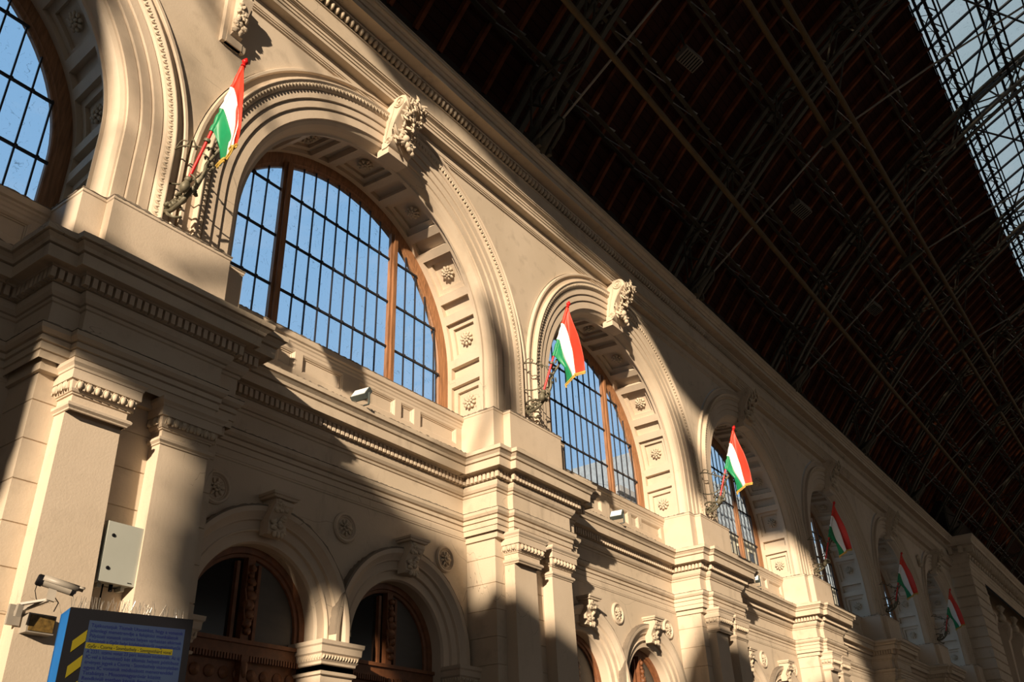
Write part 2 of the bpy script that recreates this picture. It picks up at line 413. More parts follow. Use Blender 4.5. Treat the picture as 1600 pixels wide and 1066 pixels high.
def build_arch():
    root = empty('great_arch', (CX, 8.75, 6.77))
    mb = MB(); archivolt(mb, ARCHIV, CX, ZS, 6.77, 56)
    av = obj('archivolt', mb, STONE2, root, smooth=11)
    # ornament on the outer cyma
    mb = MB(); R = 3.625; L = PI*R; n = int(L/.085)
    def place(ax, az, bx, bz, k):
        # small leaf: two leaning lobes
        tx, tz = -az, ax
        for sgn in (-1, 1):
            c = (bx+ax*(R+.0)+tx*sgn*.02, 8.668, bz+az*(R)+tz*sgn*.02)
            a = Vector((ax, 0, az)); t = Vector((tx, 0, tz))
            d = (a*1.0+t*sgn*.45).normalized(); e = Vector((0, 1, 0)).cross(d)
            rot = Matrix((e, Vector((0, 1, 0)), d)).transposed()
            mb.blob(c, (.019, .015, .06), 0, 0, rot=rot, sub=1)
    for k in range(n+1):
        a = PI*k/n; place(math.cos(a), math.sin(a), CX, ZS, k)
    for k in range(13):
        z = 6.80+k*.088; place(1, 0, CX, z, k); place(-1, 0, CX, z, k)
    obj('leaf_moulding', mb, ORN, av, smooth=60)
    # coffered intrados
    mb = MB(); r0 = 2.90; r1 = 3.0; y0 = 8.98; y1 = 9.98
    def rad(y): return r0+(r1-r0)*(y-y0)/(y1-y0)
    s_of = lambda a: a    # arc length measured from springing on the right, up and over
    SR = 2.95; LA = PI*SR; zb = ZS-6.6
    def pt(s, y, d=0.0):
        r = rad(y)+d
        if s < 0: return (CX+r, y, ZS+s)
        if s > LA: return (CX-r, y, ZS-(s-LA))
        a = s/SR; return (CX+r*math.cos(a), y, ZS+r*math.sin(a))
    def quadstrip(sa, sb, ya, yb, da, db=None):
        db = da if db is None else db
        n = max(1, int((sb-sa)/.12)); vs = []; fs = []
        for i in range(n+1):
            s = sa+(sb-sa)*i/n; vs += [pt(s, ya, da), pt(s, yb, db)]
        for i in range(n): fs.append((2*i, 2*i+1, 2*i+3, 2*i+2))
        mb.add(vs, fs)
    def frame(sa, sb, ya, yb, d0, sa2, sb2, ya2, yb2, d1):
        # flat ring at d0 .. then drop to d1
        quadstrip(sa, sb, ya, ya2, d0); quadstrip(sa, sb, yb2, yb, d0)
        quadstrip(sa, sa2, ya2, yb2, d0); quadstrip(sb2, sb, ya2, yb2, d0)
        for s in (sa2, sb2): mb.add([pt(s, ya2, d0), pt(s, yb2, d0), pt(s, yb2, d1), pt(s, ya2, d1)], [(0, 1, 2, 3)])
        quadstrip(sa2, sb2, ya2, ya2, d0, d1); quadstrip(sa2, sb2, yb2, yb2, d0, d1)
    pitch = (LA/2+.69)/4
    ros = []
    smin = -zb; smax = LA+zb
    cells = []
    for k in range(9):
        sc = -.69+pitch*k; cells.append((sc, .37, 1)); ros.append(sc)
        if k < 8: cells.append((sc+pitch/2, .125, 0))
    prev = smin
    for sc, hw, big in cells:
        a, b = sc-hw, sc+hw
        quadstrip(prev, a-.02, y0, y1, 0); prev = b+.02
        A, B = a-.02, b+.02
        if big:
            frame(A, B, y0, y1, 0, a, b, 9.10, 9.84, .085)
            frame(a, b, 9.10, 9.84, .085, a+.11, b-.11, 9.20, 9.74, .15)
            quadstrip(a+.11, b-.11, 9.20, 9.74, .15)
        else:
            frame(A, B, y0, y1, 0, a, b, 9.10, 9.84, .115)
            quadstrip(a, b, 9.10, 9.84, .115)
    quadstrip(prev, smax, y0, y1, 0)
    # front bead joining archivolt and reveal
    archivolt(mb, [(2.86, 8.985), (2.862, 9.0), (2.90, 9.01), (2.90, 8.985)], CX, ZS, 6.6, 56)
    obj('coffered_reveal', mb, STONE2, root, smooth=20)
    for s in ros:
        mb = MB(); p = Vector(pt(s, 9.45, .15))
        c = Vector((CX, 9.43, p.z)) if (s < 0 or s > LA) else Vector((CX, 9.43, ZS))
        n = (c-p); n.y = 0; n.normalize(); t = Vector((0, 1, 0)); u = n.cross(t)
        mb.lathe(p, [(.12, 0), (.12, .03), (.0, .045)], n, 16)
        for ring, rr, cnt, hh, sz in ((0, .105, 9, .055, .042), (1, .055, 7, .085, .032)):
            for k in range(cnt):
                a = 2*PI*k/cnt+ring*.3; d = t*math.cos(a)+u*math.sin(a); e = n.cross(d)
                rot = Matrix((d, e, n)).transposed()
                mb.blob(p+d*rr+n*hh, (sz*1.25, sz*.85, sz*.7), k, .15, rot=rot, sub=1)
        mb.blob(p+n*.10, (.028, .028, .028), 0, 0, sub=1)
        obj('rosette', mb, ORN, root, smooth=60)
    keystone(root)
    return root

def spiral(mb, c, r, turns, x, sgn, th=.016, n=40):
    pts = []
    for i in range(n+1):
        t = i/n; a = sgn*t*turns*2*PI; rr = r*(1-.86*t)
        pts.append((x, c[0]+rr*math.cos(a), c[1]+rr*math.sin(a)))
    mb.tube(pts, [th*(1-.5*i/n) for i in range(n+1)], 6)
def keystone(root):
    # console: side outline in (y, z)
    out = [(8.80, 10.86), (8.70, 10.86), (8.645, 10.90), (8.60, 10.96), (8.585, 11.03), (8.60, 11.10), (8.62, 11.16), (8.60, 11.24), (8.55, 11.35), (8.50, 11.46), (8.44, 11.56), (8.38, 11.64),
           (8.335, 11.72), (8.33, 11.80), (8.36, 11.87), (8.42, 11.915), (8.52, 11.92), (8.80, 11.90)]
    xa, xb = 8.74, 9.28
    F = lambda y: 8.75-(8.75-y)*1.22
    out = [(F(y), z) for y, z in out]
    mb = MB(); mb.loft([[(x, y, z) for y, z in out] for x in (xa, xb)])
    k = obj('keystone', mb, STONE2, root, smooth=35)
    mb = MB()
    for x, s in ((xa-.006, 1), (xb+.006, 1)):
        mb = MB()
        spiral(mb, (F(8.47), 11.78), .125, 2.3, x, -1, .017); spiral(mb, (F(8.665), 10.98), .075, 1.8, x, 1, .012)
        mb.tube([(x, F(y), z) for y, z in ((8.57, 11.78), (8.60, 11.6), (8.66, 11.4), (8.70, 11.2), (8.735, 11.0))], .011, 6)
        mb.tube([(x, F(y), z) for y, z in ((8.37, 11.68), (8.47, 11.55), (8.55, 11.38), (8.605, 11.2), (8.60, 11.05))], .011, 6)
        mb.lathe((x, F(8.47), 11.78), [(.03, -.012), (.03, .02), (.0, .03)], (-1 if x < 9 else 1, 0, 0), 12)
        obj('scroll', mb, ORN, k, smooth=60)
    # foliage mask on the front
    mb = MB(); rnd = random.Random(3)
    def front(t):   # t 0 bottom .. 1 top
        z = 10.93+t*.93
        pts = [(zz_, F(yy_)) for zz_, yy_ in [(10.86, 8.62), (11.0, 8.575), (11.16, 8.60), (11.3, 8.56), (11.5, 8.46), (11.7, 8.33), (11.9, 8.33)]]
        for (z0, y0), (z1, y1) in zip(pts[:-1], pts[1:]):
            if z <= z1: return z, y0+(y1-y0)*(z-z0)/(z1-z0)
        return z, F(8.33)
    for i in range(84):
        t = rnd.random(); z, y = front(t); x = xa+.03+rnd.random()*(xb-xa-.06)
        cx = abs((x-9.01)/.27); bulge = (1-cx*cx)*.075+.015
        r = .034+.03*rnd.random()
        rot = Matrix.Rotation(rnd.uniform(-1.0, 1.0)+(x-9.01)*3, 3, 'Y') @ Matrix.Rotation(rnd.uniform(-.7, .5), 3, 'X')
        mb.blob((x, y-bulge*rnd.uniform(.4, 1.1), z), (r*.62, r*.42, r*1.7), i, .4, 3.2, rot)
    for i in range(14):
        z, y = front(rnd.random()); x = xa+.06+rnd.random()*(xb-xa-.12); mb.blob((x, y-.09, z), (.026, .026, .026), i, .1)
    # leaf tips curling out over the right-hand side and a hanging cluster below
    for i in range(16):
        z, y = front(.25+.7*rnd.random()); rot = Matrix.Rotation(rnd.random()*3, 3, 'Y')
        mb.blob((xb+.0+.03*rnd.random(), y+.0+.12*rnd.random(), z), (.06, .03, .024), i+90, .4, 3, rot)
    for i, (x, y, z, r) in enumerate(((8.93, 8.47, 11.0, .06), (9.03, 8.46, 10.97, .065), (9.14, 8.48, 10.93, .06), (9.06, 8.44, 10.88, .05), (9.15, 8.45, 10.84, .045), (8.98, 8.44, 11.08, .07))):
        mb.blob((x, y, z), (r, r*.9, r*1.1), i, .12)
    obj('foliage_carving', mb, ORN, k, smooth=70)
    # block under keystone spanning the step of the archivolt
    mb = MB(); mb.box(8.76, 9.26, 8.66, 8.93, 10.74, 10.9); obj('keystone_foot', mb, STONE2, k)
    return k

# ------------------------------------------------------------------ GREAT WINDOW
def clipz(x, cx, zs, r):
    d = r*r-(x-cx)**2
    return zs+math.sqrt(d) if d > 0 else None
def build_window(n):
    root = empty('window_%d' % n, (CX, 10.0, 6.3), kind='structure')
    r = 2.76; mb = MB()
    archivolt(mb, [(2.745, 10.0), (2.76, 9.98), (2.80, 9.975), (2.82, 9.96), (2.88, 9.955), (2.90, 9.945), (3.0, 9.945), (3.03, 9.95), (3.06, 10.06), (2.745, 10.06)], CX, ZS, 6.4, 56, True)
    mb.box(CX-2.9, CX+2.9, 9.9, 10.08, 6.35, 6.55)
    obj('window_frame', mb, WOODO, root, smooth=30)
    for xl, xr in ((7.55, 7.74), (10.24, 10.43)):
        m = MB(); zt = clipz((xl+xr)/2, CX, ZS, 2.80)
        m.box(xl, xr, 9.93, 10.0, 6.4, zt); m.box(xl+.05, xr-.05, 9.885, 9.93, 6.4, zt-.02)
        obj('mullion', m, WOODO, root)
    hb = MB(); knots = MB()
    secs = ((CX-2.75, 7.55), (7.74, 10.24), (10.43, CX+2.75))
    for z in (6.93, 7.88, 8.83, 9.79):
        w = math.sqrt(max(0, r*r-max(0, z-ZS)**2))
        for a, b in secs:
            a2, b2 = max(a, CX-w), min(b, CX+w)
            if b2 > a2: hb.box(a2, b2, 9.955, 9.985, z-.02, z+.02)
    obj('transom_bar', hb, IRON, root)
    vb = MB(); xs = [7.74+.278*k for k in range(1, 9)]+[10.43+.285*k for k in range(1, 5)]+[7.55-.285*k for k in range(1, 5)]
    for x in xs:
        zt = clipz(x, CX, ZS, r)
        if zt:
            vb.box(x-.011, x+.011, 9.965, 9.99, 6.4, zt)
            for z in (6.93, 7.88, 8.83, 9.79):
                if z < zt-.05: vb.lathe((x, 9.96, z), [(.03, 0), (.03, .02), (.0, .03)], (0, -1, 0), 8)
    obj('glazing_bar', vb, IRON, root)
    g = MB(); n_ = 56; pts = [(CX+2.75, 10.0, 6.45)]+[(CX+2.75*math.cos(PI*i/n_), 10.0, ZS+2.75*math.sin(PI*i/n_)) for i in range(n_+1)]+[(CX-2.75, 10.0, 6.45)]
    g.add(pts, [tuple(range(len(pts)-1, -1, -1))])
    obj('pane', g, GLASS, root, smooth=0)
    return root

# ------------------------------------------------------------------ BAY: cornice, parapet, lower wall
BX0, BX1 = 6.12, 3.79+P+.02
YL = 9.30
LC = (7.49, 10.15)            # lower arch centres
LS = 2.50                     # lower springing
def build_bay():
    root = empty('trim_1', (CX, 9.3, 4.5), kind='structure')
    mb = MB(); mould(mb, entab_profile(), [(BX0, YL), (BX1, YL)]); obj('entablature', mb, STONE, root, smooth=11)
    mb = MB(); dentils(mb, [(BX0+.05, YL), (BX1-.02, YL)], .10, .065, 5.355, 5.475); obj('dentil_course', mb, STONE2, root)
    # parapet
    ax = 8.87; mb = MB(); yp = 9.36; x0, x1 = 6.0, BX1+.06
    panels = [(6.24, 7.21), (7.37, 7.70), (7.85, 8.69), (9.05, 9.89), (10.04, 10.37), (10.53, 11.50)]
    za, zb = 6.20, 6.50
    def q(a, b, z0, z1, y=yp): mb.add([(a, y, z0), (b, y, z0), (b, y, z1), (a, y, z1)], [(0, 1, 2, 3)])
    q(x0, x1, 5.8, za); q(x0, x1, zb, 6.56)
    e = [x0]+[v for p in panels for v in p]+[x1]
    for i in range(0, len(e), 2): q(e[i], e[i+1], za, zb)
    for a, b in panels:
        d = .045
        for (k0, k1, y0, y1) in ((0, .03, yp, yp+.02), (.03, .035, yp+.02, yp+.035), (.05, .055, yp+.035, yp+.05)):
            A = [(a+k0, y0, za+k0), (b-k0, y0, za+k0), (b-k0, y0, zb-k0), (a+k0, y0, zb-k0)]
            B = [(a+k1, y1, za+k1), (b-k1, y1, za+k1), (b-k1, y1, zb-k1), (a+k1, y1, zb-k1)]
            mb.add(A+B, [(0, 1, 5, 4), (1, 2, 6, 5), (2, 3, 7, 6), (3, 0, 4, 7)])
        A = [(a+.035, yp+.035, za+.035), (b-.035, yp+.035, za+.035), (b-.035, yp+.035, zb-.035), (a+.035, yp+.035, zb-.035)]
        B = [(a+.05, yp+.035, za+.05), (b-.05, yp+.035, za+.05), (b-.05, yp+.035, zb-.05), (a+.05, yp+.035, zb-.05)]
        mb.add(A+B, [(0, 1, 5, 4), (1, 2, 6, 5), (2, 3, 7, 6), (3, 0, 4, 7)])
        mb.add([(a+.055, yp+.05, za+.055), (b-.055, yp+.05, za+.055), (b-.055, yp+.05, zb-.055), (a+.055, yp+.05, zb-.055)], [(0, 1, 2, 3)])
    mould(mb, [(0, 5.80), (.06, 5.80), (.06, 5.93), (.04, 5.96), (0, 5.98)], [(x0, yp), (x1, yp)])
    mould(mb, [(0, 6.54), (.01, 6.56), (.015, 6.60), (.03, 6.62), (.03, 6.65), (.055, 6.67), (.06, 6.70), (.06, 6.755), (0, 6.77), (-.7, 6.78)], [(x0, yp), (x1, yp)])
    obj('parapet', mb, STONE2, root, smooth=11)
    # dust on the ledge
    mb = MB(); ribbon(mb, [(BX0+.1, YL), (BX1-.1, YL)], .405, 5.80, .02, 6)
    obj('ledge_dust', mb, DUST, root)
    mb = MB(); ribbon(mb, [(BX0+.1, YL), (BX1-.1, YL)], .08, 4.868, .012, 8); obj('band_dust', mb, DUST, root)
    mb = MB(); ribbon(mb, [(BX0, 9.36), (BX1, 9.36)], .06, 6.76, .012, 12); obj('coping_dust', mb, DUST, root)
    return root
def build_lower_wall():
    mb = MB(); mid = (LC[0]+LC[1])/2
    for cx, a, b in ((LC[0], 6.0, mid), (LC[1], mid, BX1+.1)):
        spandrel(mb, cx, LS, 1.30, a, b, GZ, 4.62, YL, 32)
    # two fillets under the architrave
    mould(mb, [(0, 4.44), (.012, 4.45), (.012, 4.47), (.02, 4.48), (.02, 4.56), (0, 4.6)], [(BX0, YL), (BX1, YL)])
    o = obj('wall_left_lower', mb, STONE, None, loc=(CX, YL, GZ), kind='structure', smooth=20)
    return o
def build_upper_wall():
    mb = MB(); spandrel(mb, CX, ZS, 3.922, CX-P/2, CX+P/2, 6.7, 11.95, YW, 56)
    # outside skin of the wall, behind the glass
    spandrel(mb, CX, ZS, 3.02, CX-P/2, CX+P/2, 6.4, 13.4, 10.10, 40)
    mb.add([(CX-P/2, 10.1, 4.4), (CX+P/2, 10.1, 4.4), (CX+P/2, 10.1, 6.4), (CX-P/2, 10.1, 6.4)], [(0, 1, 2, 3)])
    return obj('wall_left_upper', mb, STONE, None, loc=(CX, YW, 6.77), kind='structure', smooth=10)

# ------------------------------------------------------------------ LOWER ARCH + DOORWAY
LARCH = [(1.0, 9.40), (1.02, 9.355), (1.14, 9.345), (1.15, 9.30), (1.165, 9.295), (1.18, 9.31), (1.28, 9.30), (1.29, 9.255), (1.31, 9.25), (1.36, 9.215), (1.39, 9.185), (1.44, 9.175), (1.455, 9.175), (1.465, 9.20), (1.47, 9.31)]
def build_lower_arch(cx):
    root = empty('arcade_arch', (cx, 9.3, LS))
    mb = MB(); archivolt(mb, LARCH, cx, LS, 2.36, 36); archivolt(mb, [(1.0, 9.40), (1.0, 9.72)], cx, LS, GZ, 36)
    obj('archivolt', mb, STONE2, root, smooth=11)
    rnd = random.Random(2); mb = MB(); vv = []
    for k in range(91):
        a = PI*k/90; e = .004+.018*max(0, rnd.random()*1.3-.3); vv.append([(cx+q*math.cos(a), y, LS+q*math.sin(a)) for q, y in ((1.455, 9.172), (1.47+e, 9.185), (1.47+e, 9.30), (1.455, 9.30))])
    mb.loft(vv)
    obj('dust_line', mb, DUST, root)
    # keystone console
    z0, z1 = LS+1.08, LS+1.58
    out = [(9.30, z0), (9.16, z0), (9.13, z0+.04), (9.13, z0+.10), (9.15, z0+.16), (9.12, z0+.24), (9.06, z0+.32), (9.02, z0+.38), (9.02, z0+.43), (9.05, z0+.46), (9.31, z0+.46)]
    mb = MB(); mb.loft([[(cx-.15+.03*(1 if k else 0), y, z) for y, z in out] if not k else [(cx+.15, y, z) for y, z in out] for k in (0, 1)])
    mould(mb, [(0, z0+.46), (.03, z0+.465), (.035, z0+.49), (.055, z0+.50), (.06, z0+.535), (0, z0+.54)], [(cx-.17, 9.31), (cx-.17, 9.03), (cx+.17, 9.03), (cx+.17, 9.31)])
    mb.box(cx-.17, cx+.17, 9.0, 9.31, z0+.46, z0+.535)
    k = obj('keystone', mb, STONE2, root, smooth=30)
    mb = MB()
    for x in (cx-.125, cx+.155):
        spiral(mb, (9.09, z0+.37), .05, 1.8, x, -1, .01, 24); spiral(mb, (9.165, z0+.07), .035, 1.6, x, 1, .008, 20)
    for i in range(22):
        t = rnd.random(); z = z0+.02+t*.42; y = 9.13-.1*max(0, t-.4)/.6; x = cx-.10+.2*rnd.random()
        mb.blob((x, y-.015, z), (.04, .025, .03), i, .5, 3)
    for s in (-1, 0, 1): mb.blob((cx+s*.06, 9.11, z0+.0), (.032, .03, .045), s+3, .2)
    obj('acanthus_carving', mb, ORN, k, smooth=60)
    # timber frame and glazed lunette
    yg = 9.66; mb = MB()
    archivolt(mb, [(.86, yg), (.87, yg-.03), (.91, yg-.04), (.92, yg-.07), (1.0, yg-.08), (1.01, yg+.05)], cx, LS, GZ, 36)
    mb.box(cx-1.0, cx+1.0, yg-.10, yg+.05, 2.12, 2.30); mb.box(cx-1.0, cx+1.0, yg-.14, yg+.05, 2.26, 2.31)
    mb.box(cx-1.0, cx+1.0, yg-.03, yg+.05, 1.70, 2.12); mb.box(cx-1.0, cx+1.0, yg-.12, yg+.05, 1.62, 1.72)
    fr = obj('timber_frame', mb, WOODD, root, smooth=30)
    mb = MB()
    for i in range(44): x = cx-.97+i*.0448; mb.box(x, x+.026, yg-.125, yg-.09, 2.06, 2.13)
    for i in range(9):
        x = cx-.85+i*.212; mb.lathe((x, yg-.03, 1.91), [(.075, 0), (.075, .015), (.05, .03), (.02, .035), (.0, .045)], (0, -1, 0), 12)
    mb.box(cx-.05, cx+.05, yg-.15, yg, 1.72, 2.12); mb.blob((cx, yg-.13, 1.95), (.06, .05, .12), 1, .3)
    obj('carved_frieze', mb, WOODD, fr)
    mb = MB(); mb.box(cx-.06, cx+.06, yg-.09, yg+.05, 2.3, LS+.86); mb.box(cx-.20, cx-.15, yg-.05, yg+.02, 2.3, LS+.8); mb.box(cx+.15, cx+.20, yg-.05, yg+.02, 2.3, LS+.8)
    ml = obj('mullion', mb, WOODD, root)
    mb = MB()
    for i, (z, r) in enumerate(((2.42, .05), (2.52, .065), (2.63, .07), (2.74, .085), (2.86, .075), (2.95, .05), (3.04, .06), (3.12, .04), (3.22, .05))):
        mb.blob((cx+.01*(-1)**i, yg-.12, z), (r, r*.8, r), i, .35, 3)
    for s in (-1, 1): mb.tube([(cx+s*.03, yg-.12, 2.5), (cx+s*.08, yg-.13, 2.65), (cx+s*.06, yg-.13, 2.8), (cx+s*.09, yg-.12, 2.95)], .016, 6)
    obj('carved_figure', mb, WOODD, ml, smooth=60)
    mb = MB(); pts = [(cx+.9*math.cos(PI*i/30), yg+.01, LS+.9*math.sin(PI*i/30)) for i in range(31)]
    pts = [(cx+.9, yg+.01, 2.28)]+pts+[(cx-.9, yg+.01, 2.28)]
    mb.add([p for p in pts if p[0] > cx-.01]+[(cx, yg+.01, 2.28)], [tuple(range(len([p for p in pts if p[0] > cx-.01])+1))])
    obj('pane', mb, DUSTGL, root, smooth=0)
    mb = MB(); q = [p for p in pts if p[0] < cx+.01]; mb.add(q+[(cx, yg+.01, 2.28)], [tuple(range(len(q)+1))])
    obj('pane', mb, DGLASS, root, smooth=0)
    mb = MB()
    for s in (-1, 1):
        mb.box(cx+s*.5-.46, cx+s*.5+.46, yg-.02, yg+.04, GZ, 1.64)
        mb.box(cx+s*.5-.44, cx+s*.5-.34, yg-.07, yg-.02, GZ, 1.6); mb.box(cx+s*.5+.34, cx+s*.5+.44, yg-.07, yg-.02, GZ, 1.6)
        mb.box(cx+s*.5-.34, cx+s*.5+.34, yg-.07, yg-.02, 1.45, 1.6); mb.box(cx+s*.5-.34, cx+s*.5+.34, yg-.07, yg-.02, -.7, -.5)
    obj('door_leaf', mb, WOODD, root)
    return root
def build_impost(cx, w):
    root = empty('impost_pillar', (cx, 9.2, GZ))
    mb = MB(); x0, x1 = cx-w/2, cx+w/2
    mb.box(x0+.006, x1-.006, 9.128, 9.7, GZ, 2.02)
    obj('impost_shaft', mb, STONE2, root)
    mb = MB(); path = [(x0, 9.7), (x0, 9.12), (x1, 9.12), (x1, 9.7)]
    mould(mb, [(0, 1.94), (.03, 1.95), (.035, 1.98), (.0, 2.0), (0, 2.07), (.02, 2.08), (.025, 2.11), (.045, 2.13), (.05, 2.20), (.075, 2.22), (.08, 2.30), (.10, 2.32), (.105, 2.37), (0, 2.38)], path)
    mb.box(x0, x1, 9.12, 9.7, 2.0, 2.375)
    cp = obj('capital', mb, STONE2, root, smooth=11)
    mb = MB(); n = int((w+.08)/.05)
    for i in range(n): mb.blob((x0-.04+(i+.5)*(w+.08)/n, 9.065, 2.165), (.016, .02, .035), i, .1, sub=1, rot=Matrix.Rotation(.5, 3, 'Y'))
    for i in range(9): mb.blob((x0-.05, 9.1+i*.05, 2.165), (.02, .016, .035), i, .1, sub=1)
    obj('leaf_band', mb, ORN, cp, smooth=60)
    return root
def build_medallion(x, z=4.03):
    root = empty('round_medallion', (x, YL, z))
    mb = MB(); mb.lathe((x, YL, z), [(.225, -.01), (.225, .025), (.205, .045), (.185, .045), (.17, .02), (.165, .02), (.155, .03), (.145, .015), (0, .012)], (0, -1, 0), 32)
    obj('rim', mb, STONE2, root, smooth=30)
    mb = MB(); rnd = random.Random(11)
    for i in range(9):
        a = 2*PI*i/9; mb.blob((x+.09*math.cos(a), YL-.03, z+.09*math.sin(a)), (.04, .02, .022), i, .4, 3, Matrix.Rotation(-a, 3, 'Y'))
    for i in range(7):
        a = 2*PI*i/7; mb.blob((x+.045*math.cos(a), YL-.045, z+.045*math.sin(a)), (.028, .02, .02), i+20, .4, 3)
    mb.blob((x, YL-.06, z), (.025, .02, .025), 1, .2)
    obj('relief', mb, ORN, root, smooth=60)
    return root

# ------------------------------------------------------------------ TOP ENTABLATURE of the upper wall
def build_top():
    x0, x1 = -2.0, 52.4
    mb = MB()
    prof = [(-.02, 11.58), (0, 11.60), (.03, 11.615), (.03, 11.635), (.05, 11.645), (.05, 11.668), (.02, 11.67), (.02, 11.69), (.045, 11.70), (.045, 11.86), (.03, 11.865), (.03, 11.872), (.205, 11.874), (.205, 11.94), (.19, 11.941), (.19, 11.952), (.22, 11.955), (.22, 12.005), (.205, 12.006), (.205, 12.017), (.235, 12.02),
            (.235, 12.07), (.215, 12.071), (.215, 12.085), (.25, 12.09), (.265, 12.11), (.30, 12.12), (.30, 12.14), (.27, 12.142), (.27, 12.155), (.315, 12.16), (.315, 12.185), (.19, 12.20), (.19, 12.68), (.215, 12.69), (.215, 12.715), (.13, 12.72),
            (.13, 12.87), (.28, 12.89), (.29, 12.915), (.26, 12.92), (.26, 12.95), (.50, 12.96), (.50, 12.94), (.525, 12.94), (.525, 13.06), (.50, 13.062), (.50, 13.078), (.545, 13.085), (.55, 13.11), (.58, 13.135), (.56, 13.137), (.56, 13.15), (.60, 13.155), (.61, 13.18), (.65, 13.20), (.63, 13.202), (.63, 13.215), (.665, 13.22), (.665, 13.27), (.65, 13.272), (.65, 13.28), (.68, 13.285), (.68, 13.31), (-.3, 13.34)]
    mould(mb, prof, [(x0, YW), (x1, YW)])
    top = obj('trim_2', mb, STONE, None, loc=(x0, YW, 11.6), kind='structure', smooth=11)
    n = int((x1-x0)/.12)
    mb = MB(); vs, fs = ICO[1]
    for i in range(n):
        x = x0+(i+.5)*.12
        if x < 4: continue
        rot = Matrix.Rotation(.35, 3, 'X')
        mb.blob((x, YW-.235, 12.80), (.042, .075, .085), 0, 0, rot=rot, sub=2 if x < 22 else 1)
        mb.blob((x+.06, YW-.19, 12.80), (.011, .05, .07), 0, 0, rot=rot, sub=1)
    obj('egg_and_tongue_course', mb, ORN, top, smooth=60, kind='structure')
    return top

# ------------------------------------------------------------------ FLAG + BRACKET
TIP = Vector((4.95, 7.58, 9.12)); BAS = Vector((4.80, 8.20, 7.29))
def build_bracket():
    root = empty('flag_bracket', (4.85, 8.70, 7.1))
    d = (TIP-BAS).normalized(); mb = MB()
    # lower S scroll from wall plate to socket
    def S(pts, r, n=6): 
        out = []
        P_ = [Vector(p) for p in pts]
        for i in range(len(P_)-1):
            a = P_[max(i-1, 0)]; b = P_[i]; c = P_[i+1]; e = P_[min(i+2, len(P_)-1)]
            for k in range(6):
                t = k/6; out.append(.5*((2*b)+(c-a)*t+(2*a-5*b+4*c-e)*t*t+(3*b-a-3*c+e)*t**3))
        out.append(P_[-1]); mb.tube(out, r if not isinstance(r, tuple) else [r[0]+(r[1]-r[0])*i/(len(out)-1) for i in range(len(out))], n)
    X0 = 4.86
    S([(4.83, 8.72, 7.10), (4.84, 8.55, 7.02), (4.86, 8.35, 7.08), (4.90, 8.20, 7.25), (4.95, 8.12, 7.45), (4.97, 8.12, 7.62), (5.02, 8.06, 7.78), (5.05, 7.98, 7.90), (5.03, 7.92, 7.97), (4.98, 7.96, 7.99), (4.97, 8.0, 7.92)], (.035, .018))
    S([(4.90, 8.72, 7.25), (4.93, 8.55, 7.30), (4.93, 8.40, 7.22), (4.91, 8.36, 7.12), (4.88, 8.42, 7.08)], .018)
    S([(4.83, 8.60, 7.02), (4.80, 8.50, 6.92), (4.84, 8.42, 6.86), (4.92, 8.40, 6.90)], .02)
    S([(4.95, 8.15, 7.42), (5.02, 8.25, 7.50), (5.06, 8.38, 7.47), (5.05, 8.45, 7.36)], .016)
    S([(4.97, 8.14, 7.6), (5.06, 8.24, 7.66), (5.10, 8.2, 7.76), (5.05, 8.14, 7.78)], .014)
    S([(4.90, 8.22, 7.28), (4.86, 8.10, 7.22), (4.80, 8.06, 7.28), (4.78, 8.12, 7.34)], .014)
    # upper stay from the wall to the ring
    S([(4.79, 8.72, 8.05), (4.82, 8.50, 8.04), (4.86, 8.30, 7.95), (4.90, 8.10, 7.85), (4.93, 8.0, 7.80)], .014)
    S([(4.79, 8.60, 8.05), (4.80, 8.50, 8.12), (4.84, 8.42, 8.08), (4.84, 8.48, 8.02)], .01)
    S([(4.84, 8.36, 7.96), (4.80, 8.26, 8.0), (4.80, 8.2, 7.92), (4.85, 8.22, 7.86), (4.87, 8.27, 7.90)], .012)
    S([(4.88, 8.15, 7.86), (4.84, 8.08, 7.74), (4.88, 8.02, 7.66), (4.95, 8.06, 7.68)], .012)
    S([(4.84, 8.72, 7.55), (4.92, 8.55, 7.50), (4.98, 8.4, 7.52), (5.0, 8.25, 7.58)], .014)
    obj('scrollwork', mb, BRKT, root, smooth=60)
    mb = MB(); rnd = random.Random(4)
    for i in range(26):
        t = rnd.random(); c = Vector((4.84, 8.62, 7.06)).lerp(Vector((4.94, 8.2, 7.3)), t)
        mb.blob(c+Vector((rnd.uniform(-.05, .05), rnd.uniform(-.05, .05), rnd.uniform(-.07, .07))), (.035, .02, .03), i, .5, 3, Matrix.Rotation(rnd.random()*3, 3, 'X'))
    for i in range(14):
        c = Vector((4.96, 8.1, 7.66))+Vector((rnd.uniform(-.05, .08), rnd.uniform(-.08, .08), rnd.uniform(-.1, .2)))
        mb.blob(c, (.02, .014, .03), i+40, .5, 3)
    obj('cast_leaves', mb, BRKT, root, smooth=60)
    mb = MB(); mb.lathe(BAS-d*.14, [(.0, -.03), (.03, -.02), (.06, .02), (.065, .07), (.045, .11), (.035, .13), (.05, .15), (.045, .19), (.03, .2)], d, 14)
    obj('socket', mb, BRKT, root, smooth=50)
    mb = MB(); c = BAS+d*.62; mb.lathe(c, [(.03, -.025), (.042, -.02), (.045, .0), (.042, .02), (.03, .025)], d, 12); obj('collar_ring', mb, BRKT, root, smooth=50)
    mb = MB()
    mb.lathe((4.79, 8.75, 8.05), [(.05, 0), (.05, .02), (.02, .04), (.0, .045)], (0, -1, 0), 12); mb.lathe((4.83, 8.75, 7.12), [(.07, 0), (.07, .02), (.03, .05), (.0, .055)], (0, -1, 0), 12)
    obj('wall_plate', mb, BRKT, root, smooth=50)
    return root
